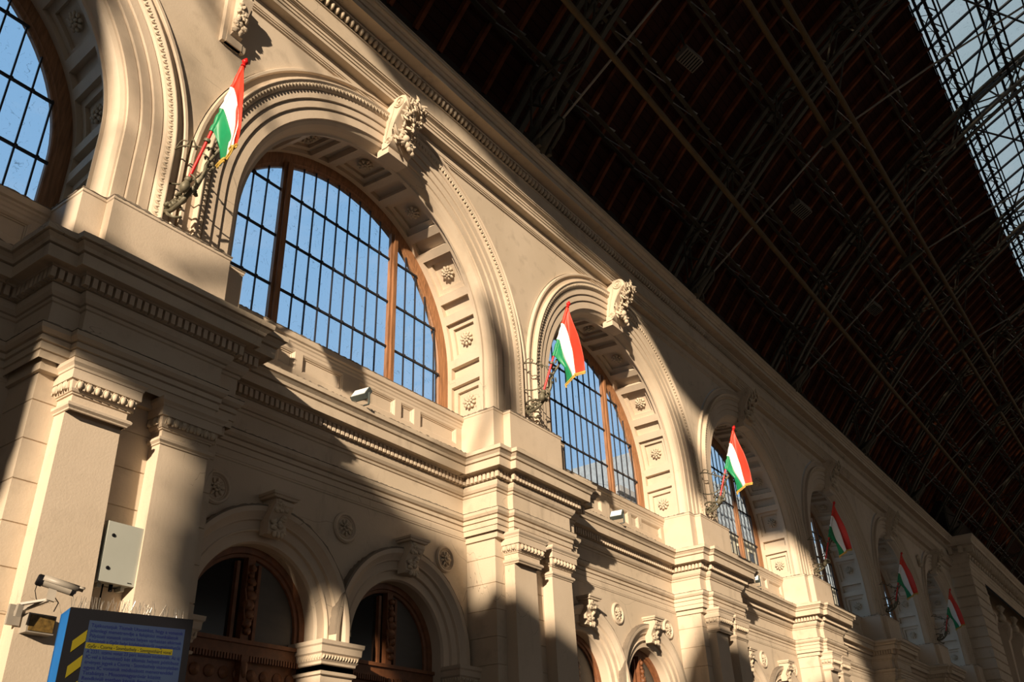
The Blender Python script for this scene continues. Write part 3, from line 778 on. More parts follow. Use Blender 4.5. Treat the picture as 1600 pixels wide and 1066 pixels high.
def bez(p, t):
    p = [Vector(q) for q in p]
    while len(p) > 1: p = [a.lerp(b, t) for a, b in zip(p[:-1], p[1:])]
    return p[0]
def build_flag(var):
    root = empty('flag', tuple(BAS))
    d = (TIP-BAS).normalized()
    mb = MB(); mb.tube([BAS-d*.02, TIP-d*.12], .021, 12); obj('flagpole', mb, POLE, root, smooth=50)
    mb = MB(); mb.lathe(TIP-d*.12, [(.021, 0), (.035, .01), (.03, .03), (.022, .04), (.042, .065), (.045, .08), (.03, .11), (.01, .14), (0, .145)], d, 12); obj('finial', mb, POLE, root, smooth=50)
    H = 1.04
    T0 = TIP-d*.13
    ns, nt_ = 36, 44
    if var == 0: E0 = T0+Vector((-.10, -.25, -1.55)); E1 = T0+Vector((-.17, -.07, -1.78)); M1 = Vector((.30, .02, -.05))
    else: E0 = T0+Vector((.07, -.2, -1.42)); E1 = T0+Vector((-.07, .0, -1.52)); M1 = Vector((.32, .0, -.1))
    grid = []
    for j in range(nt_+1):
        t = j/nt_; row = []
        for i in range(ns+1):
            s = i/ns
            h = T0-d*(H*s)+Vector((0, -.028, -.012))
            e = E0.lerp(E1, s**1.7) if var == 0 else E0.lerp(E1, min(s, .64)/.64)+Vector((.10, .16, -.10))*max(0, s-.64)/.36
            # mid control: sheet first runs down then is drawn under the tip
            mid = h.lerp(e, .5)+Vector((.02, -.0, .05))*(1-s)+M1*s*.9
            p = bez([h, mid, e], t)
            k = min(1, t*2.2)
            amp = .055*k*(1-.2*t)
            ph = s*(7.5 if var == 0 else 6.0)-t*1.1
            p = p+Vector((.4*amp*math.sin(ph*1.9+.5), amp*math.sin(ph*2.0)*1.5, .02*math.sin(ph*1.3)*k))
            if var == 0: # secondary fold tucks the free green corner behind
                p = p+Vector((.05, .08, 0))*max(0, s-.6)*k*1.5
            p = p+Vector((.012*math.sin(9*t+7*s), .012*math.cos(8*s+5*t), 0))*k
            row.append(p)
        grid.append(row)
    def sheet(i0, i1):
        m = MB(); th = .003
        vs = []; n = i1-i0+1
        for j in range(nt_+1):
            for i in range(i0, i1+1): vs.append(grid[j][i])
        fs = [(j*n+i, j*n+i+1, (j+1)*n+i+1, (j+1)*n+i) for j in range(nt_) for i in range(n-1)]
        m.add(vs, fs); return m
    sl_ = {}
    for q, (u0, u1) in enumerate(((.0, .333), (.333, .667), (.667, 1.0))): sl_[q] = (T0-d*(H*u0), T0-d*(H*u1))
    for q, (nm, m_, a, b) in enumerate((('red_stripe', RED, 0, 12), ('white_stripe', WHITE, 12, 24), ('green_stripe', GREEN, 24, 36))):
        sh_ = sheet(a, b); p0, p1 = sl_[q]; sh_.tube([p0.lerp(p1, k/6)+Vector((.004*math.sin(k*2), .004*math.cos(k*3), 0)) for k in range(7)], [.030+.006*math.sin(k*2.3+q) for k in range(7)], 10)
        o = obj(nm, sh_, m_, root, smooth=80)
        md = o.modifiers.new('thickness', 'SOLIDIFY'); md.thickness = .005; md.offset = 0
    mb = MB(); pts = [grid[nt_][i]+Vector((0, 0, -.01)) for i in range(ns+1)]; mb.tube(pts, .018, 6)
    for i in range(ns):
        for q in (0, .5):
            p = pts[i].lerp(pts[i+1], q); mb.tube([p, p+Vector((.003, .002, -.045))], .006, 4)
    obj('gold_fringe', mb, GOLD, root, smooth=60)
    return root

# ------------------------------------------------------------------ ASSEMBLY of the left wall
WIN = ['cut off by the left edge', 'largest and nearest whole one', 'second whole one', 'third whole one', 'fourth whole one', 'fifth whole one', 'last before the rusticated pavilion']
arch0 = build_arch(); pier0 = build_pier(); win0 = build_window(1); bay0 = build_bay(); low0 = build_lower_wall(); up0 = build_upper_wall()
la0 = build_lower_arch(LC[0]); imp0 = build_impost(8.70, .58); med0 = build_medallion(8.85)
build_top()
arch_lab = {-1: 'great moulded arch cut off by the left edge with coffered underside', 0: 'largest great moulded arch, complete, with lion-like leafy keystone over the biggest window',
            1: 'second complete great arch, between the two longest flags, sunlit on its right side', 2: 'third complete great arch, half in shadow, third flag hanging at its left',
            3: 'fourth complete great arch in shade, behind the fourth flag from the left', 4: 'fifth complete great arch in deep shade, behind the fifth flag from the left',
            5: 'smallest and farthest great arch beside the rusticated pavilion'}
pier_lab = {-1: 'pier outside the left edge carrying the arch cut off at the left', 0: 'nearest big pier with paired pilasters, grey cabinet and camera, at lower left', 1: 'pier with paired pilasters between the two nearest whole great windows',
            2: 'pier between the second and third whole great windows, third largest in view', 3: 'pier between the third and fourth whole great windows, its cornice still sunlit',
            4: 'shaded pier between the fourth and fifth whole great windows', 5: 'shaded pier between the fifth and sixth whole great windows, near bottom right', 6: 'last pier next to the rusticated pavilion'}
for k in BAYS:
    dx = k*P
    if k == 0: a, w, b, l, u = arch0, win0, bay0, low0, up0
    else:
        a = copy_tree(arch0, dx); w = copy_tree(win0, dx); b = copy_tree(bay0, dx); l = copy_tree(low0, dx); u = copy_tree(up0, dx)
        w.name = 'window_%d' % (k+2 if k < 0 else k+2); b.name = 'trim_%d' % (k+10)
    if k == 0: w.name = 'window_2'
    thing(a, arch_lab[k], 'arch', 'great arches along the wall')
for k in PIERS:
    p = pier0 if k == 0 else copy_tree(pier0, k*P)
    thing(p, pier_lab[k], 'pier', 'piers with paired pilasters along the wall')
baytxt = ['outside the left edge', 'below the biggest great window', 'below the second whole great window', 'below the third whole great window', 'below the fourth whole great window', 'below the fifth whole great window', 'below the sixth whole great window']
for k in BAYS:
    for j in (0, 1):
        dx = k*P+(LC[j]-LC[0])
        o = la0 if (k == 0 and j == 0) else copy_tree(la0, dx)
        thing(o, '%s doorway arch %s' % (('left', 'right')[j], baytxt[k+1]), 'archway', 'lower doorway arches')
    o = imp0 if k == 0 else copy_tree(imp0, k*P)
    thing(o, 'capped pillar between the doorway arches %s' % baytxt[k+1], 'pillar', 'small pillars between lower arches')
    o2 = copy_tree(imp0, k*P+2.85)
    thing(o2, 'capped half pillar at right end, %s' % baytxt[k+1], 'pillar', 'small pillars between lower arches')
    o3 = copy_tree(imp0, k*P-2.6)
    thing(o3, 'capped half pillar at left end, %s' % baytxt[k+1], 'pillar', 'small pillars between lower arches')
    for j, dx in enumerate((0, 2.26, -2.28)):
        o = med0 if (k == 0 and j == 0) else copy_tree(med0, k*P+dx)
        thing(o, '%s round medallion %s' % (('middle', 'right', 'left')[j], baytxt[k+1]), 'medallion', 'round medallions on the lower wall')

flagA = build_flag(0); flagB = build_flag(1); flagB.location.x += P; br0 = build_bracket()
forder = ['nearest and largest red, white and green flag with gold fringe, left of the biggest window', 'second flag from the left, gold fringed, in front of the second whole window',
          'third red, white and green flag from the left, brightly lit against a shaded arch', 'fourth flag from the left, hanging in shade', 'fifth flag from the left, hanging in shade', 'farthest and smallest flag, beside the rusticated pavilion']
for k in range(6):
    f = flagA if k == 0 else flagB if k == 1 else copy_tree(flagB, (k-1)*P)
    thing(f, forder[k], 'flag', 'flags on poles along the wall')
    b = br0 if k == 0 else copy_tree(br0, k*P)
    thing(b, 'cast scrollwork bracket holding the %s flag from the left' % ('nearest', 'second', 'third', 'fourth', 'fifth', 'farthest')[k], 'bracket', 'scrolled flag brackets')

# ------------------------------------------------------------------ wall ornament hanging between the first arches
def build_console():
    root = empty('carved_console', (5.41, YW, 11.0))
    mb = MB()
    mould(mb, [(-.0, 10.50), (.05, 10.50), (.06, 10.53), (.07, 11.5), (0, 11.5)], [(5.26, YW), (5.26, YW-.02), (5.56, YW-.02), (5.56, YW)])
    mb.box(5.27, 5.55, 8.66, YW, 10.5, 11.5)
    out = [(8.66, 10.66), (8.60, 10.68), (8.575, 10.76), (8.59, 10.86), (8.58, 11.0), (8.53, 11.15), (8.48, 11.26), (8.45, 11.36), (8.48, 11.44), (8.56, 11.48), (8.66, 11.5)]
    mb.loft([[(x, y, z) for y, z in out] for x in (5.32, 5.50)])
    obj('backing_panel', mb, STONE2, root, smooth=30)
    mb = MB(); rnd = random.Random(8)
    for i in range(34):
        t = rnd.random(); mb.blob((5.33+.16*rnd.random(), 8.60-.12*t, 10.68+.8*t), (.05, .035, .04), i, .5, 3, Matrix.Rotation(rnd.random()*3, 3, 'Y'))
    obj('foliage_carving', mb, ORN, root, smooth=60)
    return root
c0 = build_console(); thing(c0, 'carved leafy console at the top edge, high on the wall left of the biggest arch', 'console')
mb = MB()
for i in range(7): mb.blob((44.9+.08*math.sin(i*2), 8.68, 10.5+.07*i), (.1, .08, .09), i, .5, 3)
o = obj('wall_ornament', mb, ORN, None, loc=(44.9, 8.7, 10.7), smooth=60); thing(o, 'tiny carved ornament high between the fifth and sixth whole arches', 'ornament')

# ------------------------------------------------------------------ floodlights on the ledge
def build_flood():
    x, y, z = 8.70, 8.95, 6.02
    root = empty('floodlight', (x, y+.02, 5.82))
    fwd = Vector((-.80, -.12, .58)).normalized(); sd = Vector((.15, -.98, 0)).normalized(); up = sd.cross(fwd)
    mb = MB(); c = Vector((x, y, z))
    mb.obox(c, sd*.14, up*.10, fwd*.045); mb.obox(c-fwd*.05, sd*.10, up*.07, fwd*.02)
    obj('housing', mb, FLOODM, root)
    mb = MB(); mb.obox(c+fwd*.047, sd*.125, up*.085, fwd*.004); obj('lens', mb, LENS, root)
    mb = MB(); mb.bar(c+sd*.15, c+sd*.15-Vector((0, 0, .20)), .015, .03); mb.bar(c-sd*.15, c-sd*.15-Vector((0, 0, .2)), .015, .03); mb.bar(c+sd*.15-Vector((0, 0, .2)), c-sd*.15-Vector((0, 0, .2)), .03, .012)
    obj('yoke', mb, FLOODM, root)
    return root
fl0 = build_flood()
for k, t in enumerate(('nearest, below the biggest window', 'second, below the second whole window', 'third, small, below the third whole window')):
    f = fl0 if k == 0 else copy_tree(fl0, k*P-(.1 if k == 1 else .45))
    thing(f, 'dark ledge floodlight with pale glass, ' + t, 'floodlight', 'floodlights on the cornice ledge')

# ------------------------------------------------------------------ electrical cabinet, camera, junction box
root = empty('electrical_cabinet', (4.98, 8.70, 2.2)); thing(root, 'light grey locked electrical cabinet mounted between the two pilasters of the nearest pier', 'cabinet')
mb = MB(); mb.box(4.83, 5.20, 8.55, 8.72, 2.40, 2.995); obj('cabinet_body', mb, CAB, root)
mb = MB(); mb.box(4.815, 5.215, 8.515, 8.55, 2.39, 3.005); mb.box(4.805, 4.825, 8.525, 8.57, 2.38, 3.01); dr = obj('door', mb, CAB, root)
mb = MB()
for z in (2.865, 2.53): mb.lathe((4.885, 8.515, z), [(.018, 0), (.018, .008), (.012, .012), (0, .012)], (0, -1, 0), 14)
obj('lock', mb, BLACK, dr)
mb = MB(); mb.box(5.13, 5.175, 8.511, 8.516, 2.415, 2.422); obj('maker_plate', mb, BLACK, dr)
mb = MB(); mb.tube([(5.02, 8.62, 2.41), (5.02, 8.62, 2.33)], .02, 8); mb.tube([(4.95, 8.65, 2.41), (4.95, 8.66, 2.1), (4.95, 8.68, 1.7), (4.95, 8.69, .4)], .008, 6); obj('cable_gland', mb, BLACK, root)
mb = MB(); mb.box(4.86, 4.90, 8.6, 8.7, 2.35, 2.42); mb.box(5.12, 5.16, 8.6, 8.7, 2.35, 2.42); obj('mounting_rail', mb, CAB, root)

root = empty('security_camera', (4.15, 8.50, 1.95)); thing(root, 'grey brown tubular security camera with sunshield on a wall bracket at lower left', 'camera')
A = Vector((4.05, 8.17, 2.195)); B = Vector((4.37, 8.05, 2.115)); dd = (B-A).normalized(); sd = dd.cross(Vector((0, 0, 1))).normalized(); up = sd.cross(dd)
def camsec(r1, r2): return [(sd*math.cos(2*PI*k/16+PI/16)*r1+up*math.sin(2*PI*k/16+PI/16)*r2) for k in range(16)]
mb = MB(); mb.loft([[A+dd*h+q for q in camsec(.048*s, .045*s)] for h, s in ((.03, 1), (.30, 1))]); obj('camera_body', mb, CAM, root, smooth=40)
mb = MB(); mb.loft([[A+dd*h+q for q in camsec(.052*s, .052*s)] for h, s in ((-.012, .8), (0, 1), (.045, 1))]); mb.loft([[A+dd*h+q for q in camsec(.046, .046)] for h in (.30, .335)]); obj('end_cap', mb, BLACK, root, smooth=40)
mb = MB()
pts = [(-.056, -.005), (-.056, .03), (-.04, .052), (.04, .052), (.056, .03), (.056, -.005)]
mb.loft([[A+dd*h+sd*a*k+up*b*k for a, b in pts] for h, k in ((.035, 1), (.35, 1))]+[], closed=False, cap=False)
mb.add([A+dd*.35+sd*a+up*b for a, b in pts]+[A+dd*(.40)+sd*a+up*b for a, b in pts[1:5]], [(1, 2, 7, 6), (2, 3, 8, 7), (3, 4, 9, 8)])
sh = obj('sunshield', mb, CAM, root, smooth=20); md = sh.modifiers.new('t', 'SOLIDIFY'); md.thickness = .004
M = A+dd*.15-up*.05
mb = MB(); mb.obox(M-Vector((0, 0, .045)), dd*.035, sd*.02, Vector((0, 0, .05))); mb.bar(M-Vector((0, 0, .08)), Vector((4.00, 8.28, 1.985)), .035, .02); mb.bar(Vector((4.00, 8.28, 1.985)), Vector((4.0, 8.30, 1.88)), .05, .04)
mb.bar(M-Vector((.02, 0, .09)), Vector((4.06, 8.48, 1.95)), .03, .03); mb.box(4.0, 4.12, 8.47, 8.50, 1.84, 2.02)
obj('wall_arm', mb, CAM, root)
mb = MB(); mb.tube([A+Vector((.0, 0, -.05)), A+Vector((-.005, 0, -.10)), A+Vector((.03, .02, -.16)), A+Vector((.08, .08, -.17)), M+Vector((-.03, .02, -.1))], .004, 5); mb.tube([M+Vector((.04, .0, -.06)), M+Vector((.08, 0, -.1)), M+Vector((.08, .05, -.17))], .005, 5); obj('cable', mb, BLACK, root, smooth=60)
root = empty('junction_box', (4.22, 8.50, 1.85)); thing(root, 'small weathered yellowish junction box on the pilaster, partly behind the blue display', 'box')
mb = MB(); mb.box(4.14, 4.40, 8.37, 8.50, 1.78, 1.95); obj('box_body', mb, CAM, root)
mb = MB(); mb.box(4.155, 4.385, 8.362, 8.37, 1.795, 1.935); obj('box_cover', mb, simple('yellowed_cover', (.20, .12, .03), .5, var=.7, sc=25), root)

# ------------------------------------------------------------------ information display
TL = Vector((3.280, 6.078, 1.494)); W = Vector((.9595, -.2817, 0)); D = Vector((.2817, .9595, 0)); Hh = 1.494-GZ; U = Vector((0, 0, 1))
root = empty('information_display', tuple(TL+W*.42+D*.13-U*Hh)); thing(root, 'tall blue and black information screen totem at the bottom left, spikes along its top', 'display')
def fbox(mb, a0, a1, b0, b1, z0, z1):      # a along width, b depth, z from TL top
    c = TL+W*(a0+a1)/2+D*(b0+b1)/2-U*(z0+z1)/2; return mb.obox(c, W*(a1-a0)/2, D*(b1-b0)/2, U*(z1-z0)/2)
mb = MB(); fbox(mb, .0, .012, .02, .27, 0, Hh); fbox(mb, .838, .85, .02, .27, 0, Hh); fbox(mb, 0, .85, .24, .27, 0, Hh); fbox(mb, 0, .85, .02, .27, 0, .02); obj('blue_casing', mb, BLUE, root)
mb = MB(); fbox(mb, .0, .85, .0, .02, 0, Hh); fp = obj('front_panel', mb, BLACK, root)
LCD = bpy.data.materials.new('lit_screen'); LCD.use_nodes = True; nt = LCD.node_tree; bs = nt.nodes['Principled BSDF']
bs.inputs['Base Color'].default_value = (.01, .012, .02, 1); bs.inputs['Roughness'].default_value = .5; bs.inputs['Emission Strength'].default_value = .30; bs.inputs['Specular IOR Level'].default_value = .1
nn = tex(nt, 2.5, 2, .5); cc = mixc(nt, ramp(nt, nn, .35, .65), (.035, .055, .12), (.055, .095, .16)); nt.links.new(cc, bs.inputs['Emission Color'])
mb = MB(); fbox(mb, .135, .80, -.002, .0, .075, 1.25); scr = obj('screen', mb, LCD, fp)
def flat(name, col, em=0.0):
    m = bpy.data.materials.new(name); m.use_nodes = True; b_ = m.node_tree.nodes['Principled BSDF']; b_.inputs['Base Color'].default_value = (*col, 1); b_.inputs['Roughness'].default_value = .7; b_.inputs['Specular IOR Level'].default_value = .1
    if em: b_.inputs['Emission Color'].default_value = (*col, 1); b_.inputs['Emission Strength'].default_value = em
    return m
YEL = flat('hazard_yellow', (.13, .105, .006)); HIL = flat('highlight_yellow', (.09, .075, .004), .3); INK = flat('screen_ink', (.004, .004, .045), .1)
mb = MB()
for i in range(5):
    z = .13+i*.165; q = [TL+W*a-U*(z+b)-D*.004 for a, b in ((.05, .09), (.05, .165), (.132, .085), (.132, .01))]
    mb.add(q, [(0, 1, 2, 3)])
obj('hazard_stripe', mb, YEL, fp, smooth=0)
mb = MB(); q = [TL+W*a-U*b-D*.004 for a, b in ((.138, .222), (.138, .262), (.73, .262), (.73, .222))]; mb.add(q, [(0, 1, 2, 3)]); obj('highlighted_line', mb, HIL, scr, smooth=0)
lines = ['Tájékoztatjuk Tisztelt Utasainkat, hogy a vonatok', 'jelenlegi menetrendje a felújítási munkálatok', 'Pályázati vonatok számos helyen várhatóan eltérnek', 'Részletek a Győr helyi közlekedéséről megtekinthetők',
         'Győr - Csorna - Szombathely - Szentgotthárd vonal', 'A 2331. számú vonat 23 perc késéssel közlekedik. Az új', 'IC-vel a következő két állomás helyett pótlóbusz', 'érvényes jegyek a Csorna - Szombathely viszonylatban',
         'egyes IC vonatok módosított menetrenddel', 'Tatabánya - Mosonmagyaróvár között', 'Rendkívüli esetben kérjük figyeljék a hangos', 'Budapest állomásról és a megállók felé induló', 'Induló a Budapest-Keleti pályaudvarról közlekedő', 'csatlakozás és az IC vonatok indulása']
INKD = flat('ink_dark', (.01, .01, .01))
for i, s in enumerate(lines):
    cu = bpy.data.curves.new('text_line', 'FONT'); cu.body = s; cu.size = .034; cu.resolution_u = 3
    t0 = bpy.data.objects.new('tmp', cu); C.objects.link(t0); bpy.context.view_layer.update()
    me = bpy.data.meshes.new_from_object(t0.evaluated_get(bpy.context.evaluated_depsgraph_get())); bpy.data.objects.remove(t0)
    me.materials.clear(); me.materials.append(INKD if i == 4 else INK)
    t = bpy.data.objects.new('text_line', me); C.objects.link(t); t.parent = scr
    M4 = Matrix((W, U, -D)).transposed().to_4x4(); M4.translation = TL+W*(.15)-U*(.118+i*.0345)-D*.006-Vector(scr['_w']); wd = max(v.co.x for v in me.vertices); t.matrix_local = M4 @ Matrix.Diagonal((min(1, (.57 if i == 4 else .635)/wd), 1, 1, 1))
mb = MB(); rnd = random.Random(1)
for i in range(90):
    p0 = TL+W*(.02+.81*i/89)+D*(.03+.2*rnd.random())
    mb.bar(p0, p0+Vector((rnd.uniform(-.03, .03), rnd.uniform(-.04, .02), .085+.02*rnd.random())), .0022)
fbox(mb, .02, .83, .12, .14, -.006, 0)
obj('bird_spikes', mb, SPIKE, root, smooth=0)

# ------------------------------------------------------------------ ROOF
YC, ZC = -12.9, -1.5; RI, RO, RB = 26.0, 26.85, 27.45
XR0, XR1 = -12.0, 92.0
def cz(y, r): return ZC+math.sqrt(r*r-(y-YC)**2)
def ang(y, r): return math.acos((y-YC)/r)
def cp(a, r): return (YC+r*math.cos(a), ZC+r*math.sin(a))
a_lo = ang(9.05, RB); a_e = ang(.66, RB); a_mid = ang(-9.0, RB)
mb = MB()
def shell(a0, a1, n=14, th=.06):
    ring = [cp(a0+(a1-a0)*i/n, RB) for i in range(n+1)]+[cp(a1+(a0-a1)*i/n, RB+th) for i in range(n+1)]
    mb.loft([[(x, y, z) for y, z in ring] for x in (XR0, XR1)])
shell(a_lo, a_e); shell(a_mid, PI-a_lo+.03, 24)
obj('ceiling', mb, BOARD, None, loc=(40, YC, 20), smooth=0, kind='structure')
mb = MB(); mb.box(XR0, 52.3, 9.0, 9.3, 13.2, cz(9.05, RB)+.1); mb.box(52.3, XR1, 8.2, 9.3, 13.2, cz(9.05, RB)+.5)
obj('wall_left_attic', mb, simple('dark_attic', (.03, .02, .015), .9), None, loc=(40, 9.1, 13.2), smooth=0, kind='structure')
# rafters under the boards
mb = MB(); n = 12
for i in range(int((XR1-4)/(P/10))):
    x = 4.2+i*P/10
    ring = [cp(a_lo+(a_e-a_lo)*k/n, RB-.14) for k in range(n+1)]+[cp(a_e+(a_lo-a_e)*k/n, RB) for k in range(n+1)]
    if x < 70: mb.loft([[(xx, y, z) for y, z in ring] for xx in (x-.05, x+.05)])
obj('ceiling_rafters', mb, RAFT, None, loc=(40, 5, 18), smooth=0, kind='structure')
# trusses
XT = [12.95+P*k for k in range(-2, 8)]
def lattice_arc(mb, xa, xb, r1, r2, a0, a1, step, w, h=None, up=(1, 0, 0)):
    n = max(1, round((a1-a0)*r1/step)); flip = 0
    for i in range(n):
        t0, t1 = a0+(a1-a0)*i/n, a0+(a1-a0)*(i+1)/n
        p = cp(t0, r1 if not flip else r2); q = cp(t1, r2 if not flip else r1)
        mb.bar((xa if not flip else xb, *p), (xb if not flip else xa, *q), w, h or w, up); flip = 1-flip
def chord(mb, x, r, a0, a1, w, h, n=60):
    ring = []
    for i in range(n+1):
        a = a0+(a1-a0)*i/n; y0, z0 = cp(a, r-h/2); y1, z1 = cp(a, r+h/2)
        ring.append([(x-w/2, y0, z0), (x+w/2, y0, z0), (x+w/2, y1, z1), (x-w/2, y1, z1)])
    mb.loft(ring)
def build_truss():
    x = XT[2]; root = empty('roof_truss', (x, 8.3, 13.4)); a0 = ang(8.35, RI); a1 = PI-a0
    mb = MB()
    for s in (-1, 1): chord(mb, x+s*.20, RI, a0, a1, .13, .07)
    lattice_arc(mb, x-.2, x+.2, RI, RI, a0, a1, .8, .035, .012, (0, 1, 0)); obj('lower_chord', mb, ROOFIRON, root)
    mb = MB()
    for s in (-1, 1): chord(mb, x+s*.17, RO, a0-.01, a1+.01, .15, .07)
    obj('upper_chord', mb, ROOFIRON, root)
    mb = MB()
    for s in (-1, 1):
        lattice_arc(mb, x+s*.18, x+s*.18, RI, RO, a0+.01, a1, 1.25, .05, .03); 
        pass
    n = 44
    for i in range(n+1):
        a = a0+(a1-a0)*i/n; mb.bar((x, *cp(a, RI)), (x, *cp(a, RO)), .05)
    obj('web_bracing', mb, ROOFIRON, root)
    mb = MB()
    for sy in (1, -1):
        mb = MB()
        y = 8.25 if sy > 0 else 2*YC-8.25
        ys = lambda d: y-d*sy
        mb.tube([(x, ys(-.15), 13.3), (x, ys(.1), 13.45), (x, ys(.35), 13.7), (x, ys(.75), 13.95)], [.16, .2, .15, .05], 10)
        for s in (-1, 1):
            mb.tube([(x+s*.22, ys(-.1), 13.3), (x+s*.25, ys(.3), 13.55), (x+s*.2, ys(.65), 13.85), (x+s*.12, ys(.75), 14.05), (x+s*.1, ys(.6), 14.15)], .05, 8)
            mb.box(x+s*.2-.05, x+s*.2+.05, min(ys(-.3), ys(.3)), max(ys(-.3), ys(.3)), 13.3, 13.5)
        obj('foot_casting', mb, ROOFIRON, root, smooth=50)
    return root
def build_tie():
    x = XT[2]; root = empty('tie_rod', (x, 7.45, 13.95)); pts = [(7.45, 13.95), (3.40, 16.80), (.66, 17.62), (-4.0, 18.7)]
    pts = pts+[(2*YC-y, z) for y, z in reversed(pts)]
    mb = MB()
    for a, b in zip(pts[:-1], pts[1:]): mb.tube([(x, *a), (x, *b)], .027, 8)
    obj('rod', mb, ROD, root, smooth=60)
    mb = MB()
    for sy in (0, 1):
        y, z = (3.40, 16.80) if not sy else (2*YC-3.40, 16.80)
        mb.lathe((x-.06, y, z), [(.12, 0), (.14, .03), (.14, .09), (.12, .12)], (1, 0, 0), 14)
        s = 1 if not sy else -1
        mb.bar((x, y+.35*s, z-.22), (x, y-.45*s, z+.18), .10, .16)
    obj('node_casting', mb, ROOFIRON, root, smooth=40)
    mb = MB()
    for sy in (0, 1):
        y0 = 3.40 if not sy else 2*YC-3.40
        mb.tube([(x, y0, 16.8), (x, y0-(.9 if not sy else -.9), cz(2.5, RI))], .025, 6)
        y1 = -4.0 if not sy else 2*YC+4
        mb.tube([(x, y1, 18.7), (x, y1, cz(-4.0, RI))], .025, 6)
    obj('hanger', mb, ROOFIRON, root, smooth=60)
    return root
tr0 = build_truss(); ti0 = build_tie()
tl = ['outside the left edge behind the viewer', 'outside the top edge, left of the nearest visible foot', 'nearest in view, its foot above the second great arch', 'second in view, foot above the third great arch', 'third in view, foot above the fourth great arch', 'fourth in view, foot above the fifth great arch',
      'fifth in view, foot above the sixth great arch', 'sixth in view, foot over the rusticated pavilion', 'seventh, deep in the dark far end', 'eighth, farthest in the dark']
for k, x in enumerate(XT):
    t = tr0 if k == 2 else copy_tree(tr0, x-XT[2]); r = ti0 if k == 2 else copy_tree(ti0, x-XT[2])
    thing(t, 'dark lattice roof truss, '+tl[k].replace(', its foot', ', foot'), 'truss', 'iron roof trusses'); thing(r, 'thin tie rod, '+tl[k].replace(', its foot', ', foot'), 'rod', 'tie rods under the trusses')
# longitudinal tubes
for (y, z, r, lab) in ((6.06, 14.93, .075, 'thick ochre pipe running lengthwise under the roof, nearest the cornice'), (3.52, 17.0, .075, 'middle ochre pipe running lengthwise under the roof, left of the paired pipe'), (2.80, 17.0, .075, 'right-hand ochre pipe of the pair running lengthwise under the roof, nearest the skylight')):
    mb = MB(); mb.tube([(XR0, y, z), (XR1, y, z)], r, 12); o = obj('roof_pipe', mb, TUBE, None, loc=(10, y, z), smooth=60); thing(o, lab, 'pipe', 'lengthwise pipes under the roof')
# lattice purlins
LACE = simple('glint_lacing', (.45, .46, .46), .4, var=.98, sc=.35)  # pale patchy colour stands in for sky glints on the lattice bars
def purlin(y, mat, name_lab, double=False):
    a = ang(y, 27.0); mb = MB()
    (y0, z0), (y1, z1) = cp(a, RB-.16), cp(a, RB-.72)
    mb.bar((XR0, y0, z0), (XR1, y0, z0), .09, .07); mb.bar((XR0, y1, z1), (XR1, y1, z1), .10, .06)
    root = empty('lattice_purlin', (20, y1, z1)); thing(root, name_lab, 'purlin', 'lattice purlins of the roof')
    obj('chords', mb, mat, root, smooth=0)
    mb = MB(); st = P/10; n = int((70-2)/st)
    for i in range(n):
        x = 4.2+i*st
        mb.bar((x, y1+.04, z1-.01), (x+st*.66, y1-.07, z1+.03), .055, .02)
        if i % 2: mb.bar((x, y0, z0), (x+st*.9, y1, z1), .02, .02)
        if mat is SKYIRON: mb.bar((x+st/2, y1, z1), (x+st, y0, z0), .035, .02)
    if mat is SKYIRON:
        for i in range(n*2):
            x = 4.2+i*st/2; mb.bar((x, y1, z1), (x+st/2, y1-.22*(-1)**i, z1+.02), .03)
        mb.bar((XR0, y1-.22, z1+.02), (XR1, y1-.22, z1+.02), .06)
    obj('lacing', mb, mat if mat is SKYIRON else LACE, root, smooth=0)
names = ['lowest lattice purlin just above the cornice', 'second lattice purlin up from the cornice', 'third lattice purlin up from the cornice', 'fourth lattice purlin, behind the paired pipes', 'fifth lattice purlin, in the dark before the skylight']
for y, nm in zip((7.85, 6.45, 4.95, 3.45, 2.0), names): purlin(y, ROOFIRON, 'dark '+nm)
for y, nm in zip((.35, -1.25, -2.9, -4.6, -6.4), ('first purlin at the left edge of the skylight', 'second purlin across the skylight from its left edge', 'third purlin across the skylight, toward the upper right corner', 'fourth purlin of the skylight, outside the right edge', 'fifth purlin of the skylight, outside the right edge')):
    purlin(y, SKYIRON, 'black '+nm)
# skylight glazing
n = 30; mb = MB(); ring = [cp(a_e+(a_mid-a_e)*i/n, RB+.03) for i in range(n+1)]
vs = [(x, y, z) for x in (XR0, XR1) for y, z in ring]; mb.add(vs, [(i, i+1, n+2+i, n+1+i) for i in range(n)])
sk = empty('window_20', (30, -5, 23), kind='structure'); obj('skylight_pane', mb, SKYGL, sk, smooth=60)
mb = MB(); i = 0; x = 2.0
while x < 75:
    ring = [cp(a_e+(a_mid-a_e)*k/10, RB-.05) for k in range(11)]+[cp(a_mid+(a_e-a_mid)*k/10, RB+.02) for k in range(11)]
    mb.loft([[(xx, y, z) for y, z in ring] for xx in (x-.035, x+.035)]); x += P/8
obj('cross_glazing_bar', mb, SKYIRON, sk, smooth=0)
mb = MB(); m = int((a_mid-a_e)*RB/.85)
for k in range(m+1):
    y, z = cp(a_e+k*.85/RB, RB-.06); mb.bar((XR0, y, z), (XR1, y, z), .05, .06)
obj('long_glazing_bar', mb, SKYIRON, sk, smooth=0)
mb = MB(); rnd = random.Random(6)
for k in range(len(XT)-1):       # wind bracing rods across each skylight field
    for a, b in (((XT[k], .5), (XT[k+1], -3.2)), ((XT[k+1], .5), (XT[k], -3.2)), ((XT[k], -3.2), (XT[k+1], -7)), ((XT[k+1], -3.2), (XT[k], -7))):
        mb.bar((a[0], a[1], cz(a[1], RI+.35)), (b[0], b[1], cz(b[1], RI+.35)), .05)
obj('wind_bracing', mb, SKYIRON, sk, smooth=0)
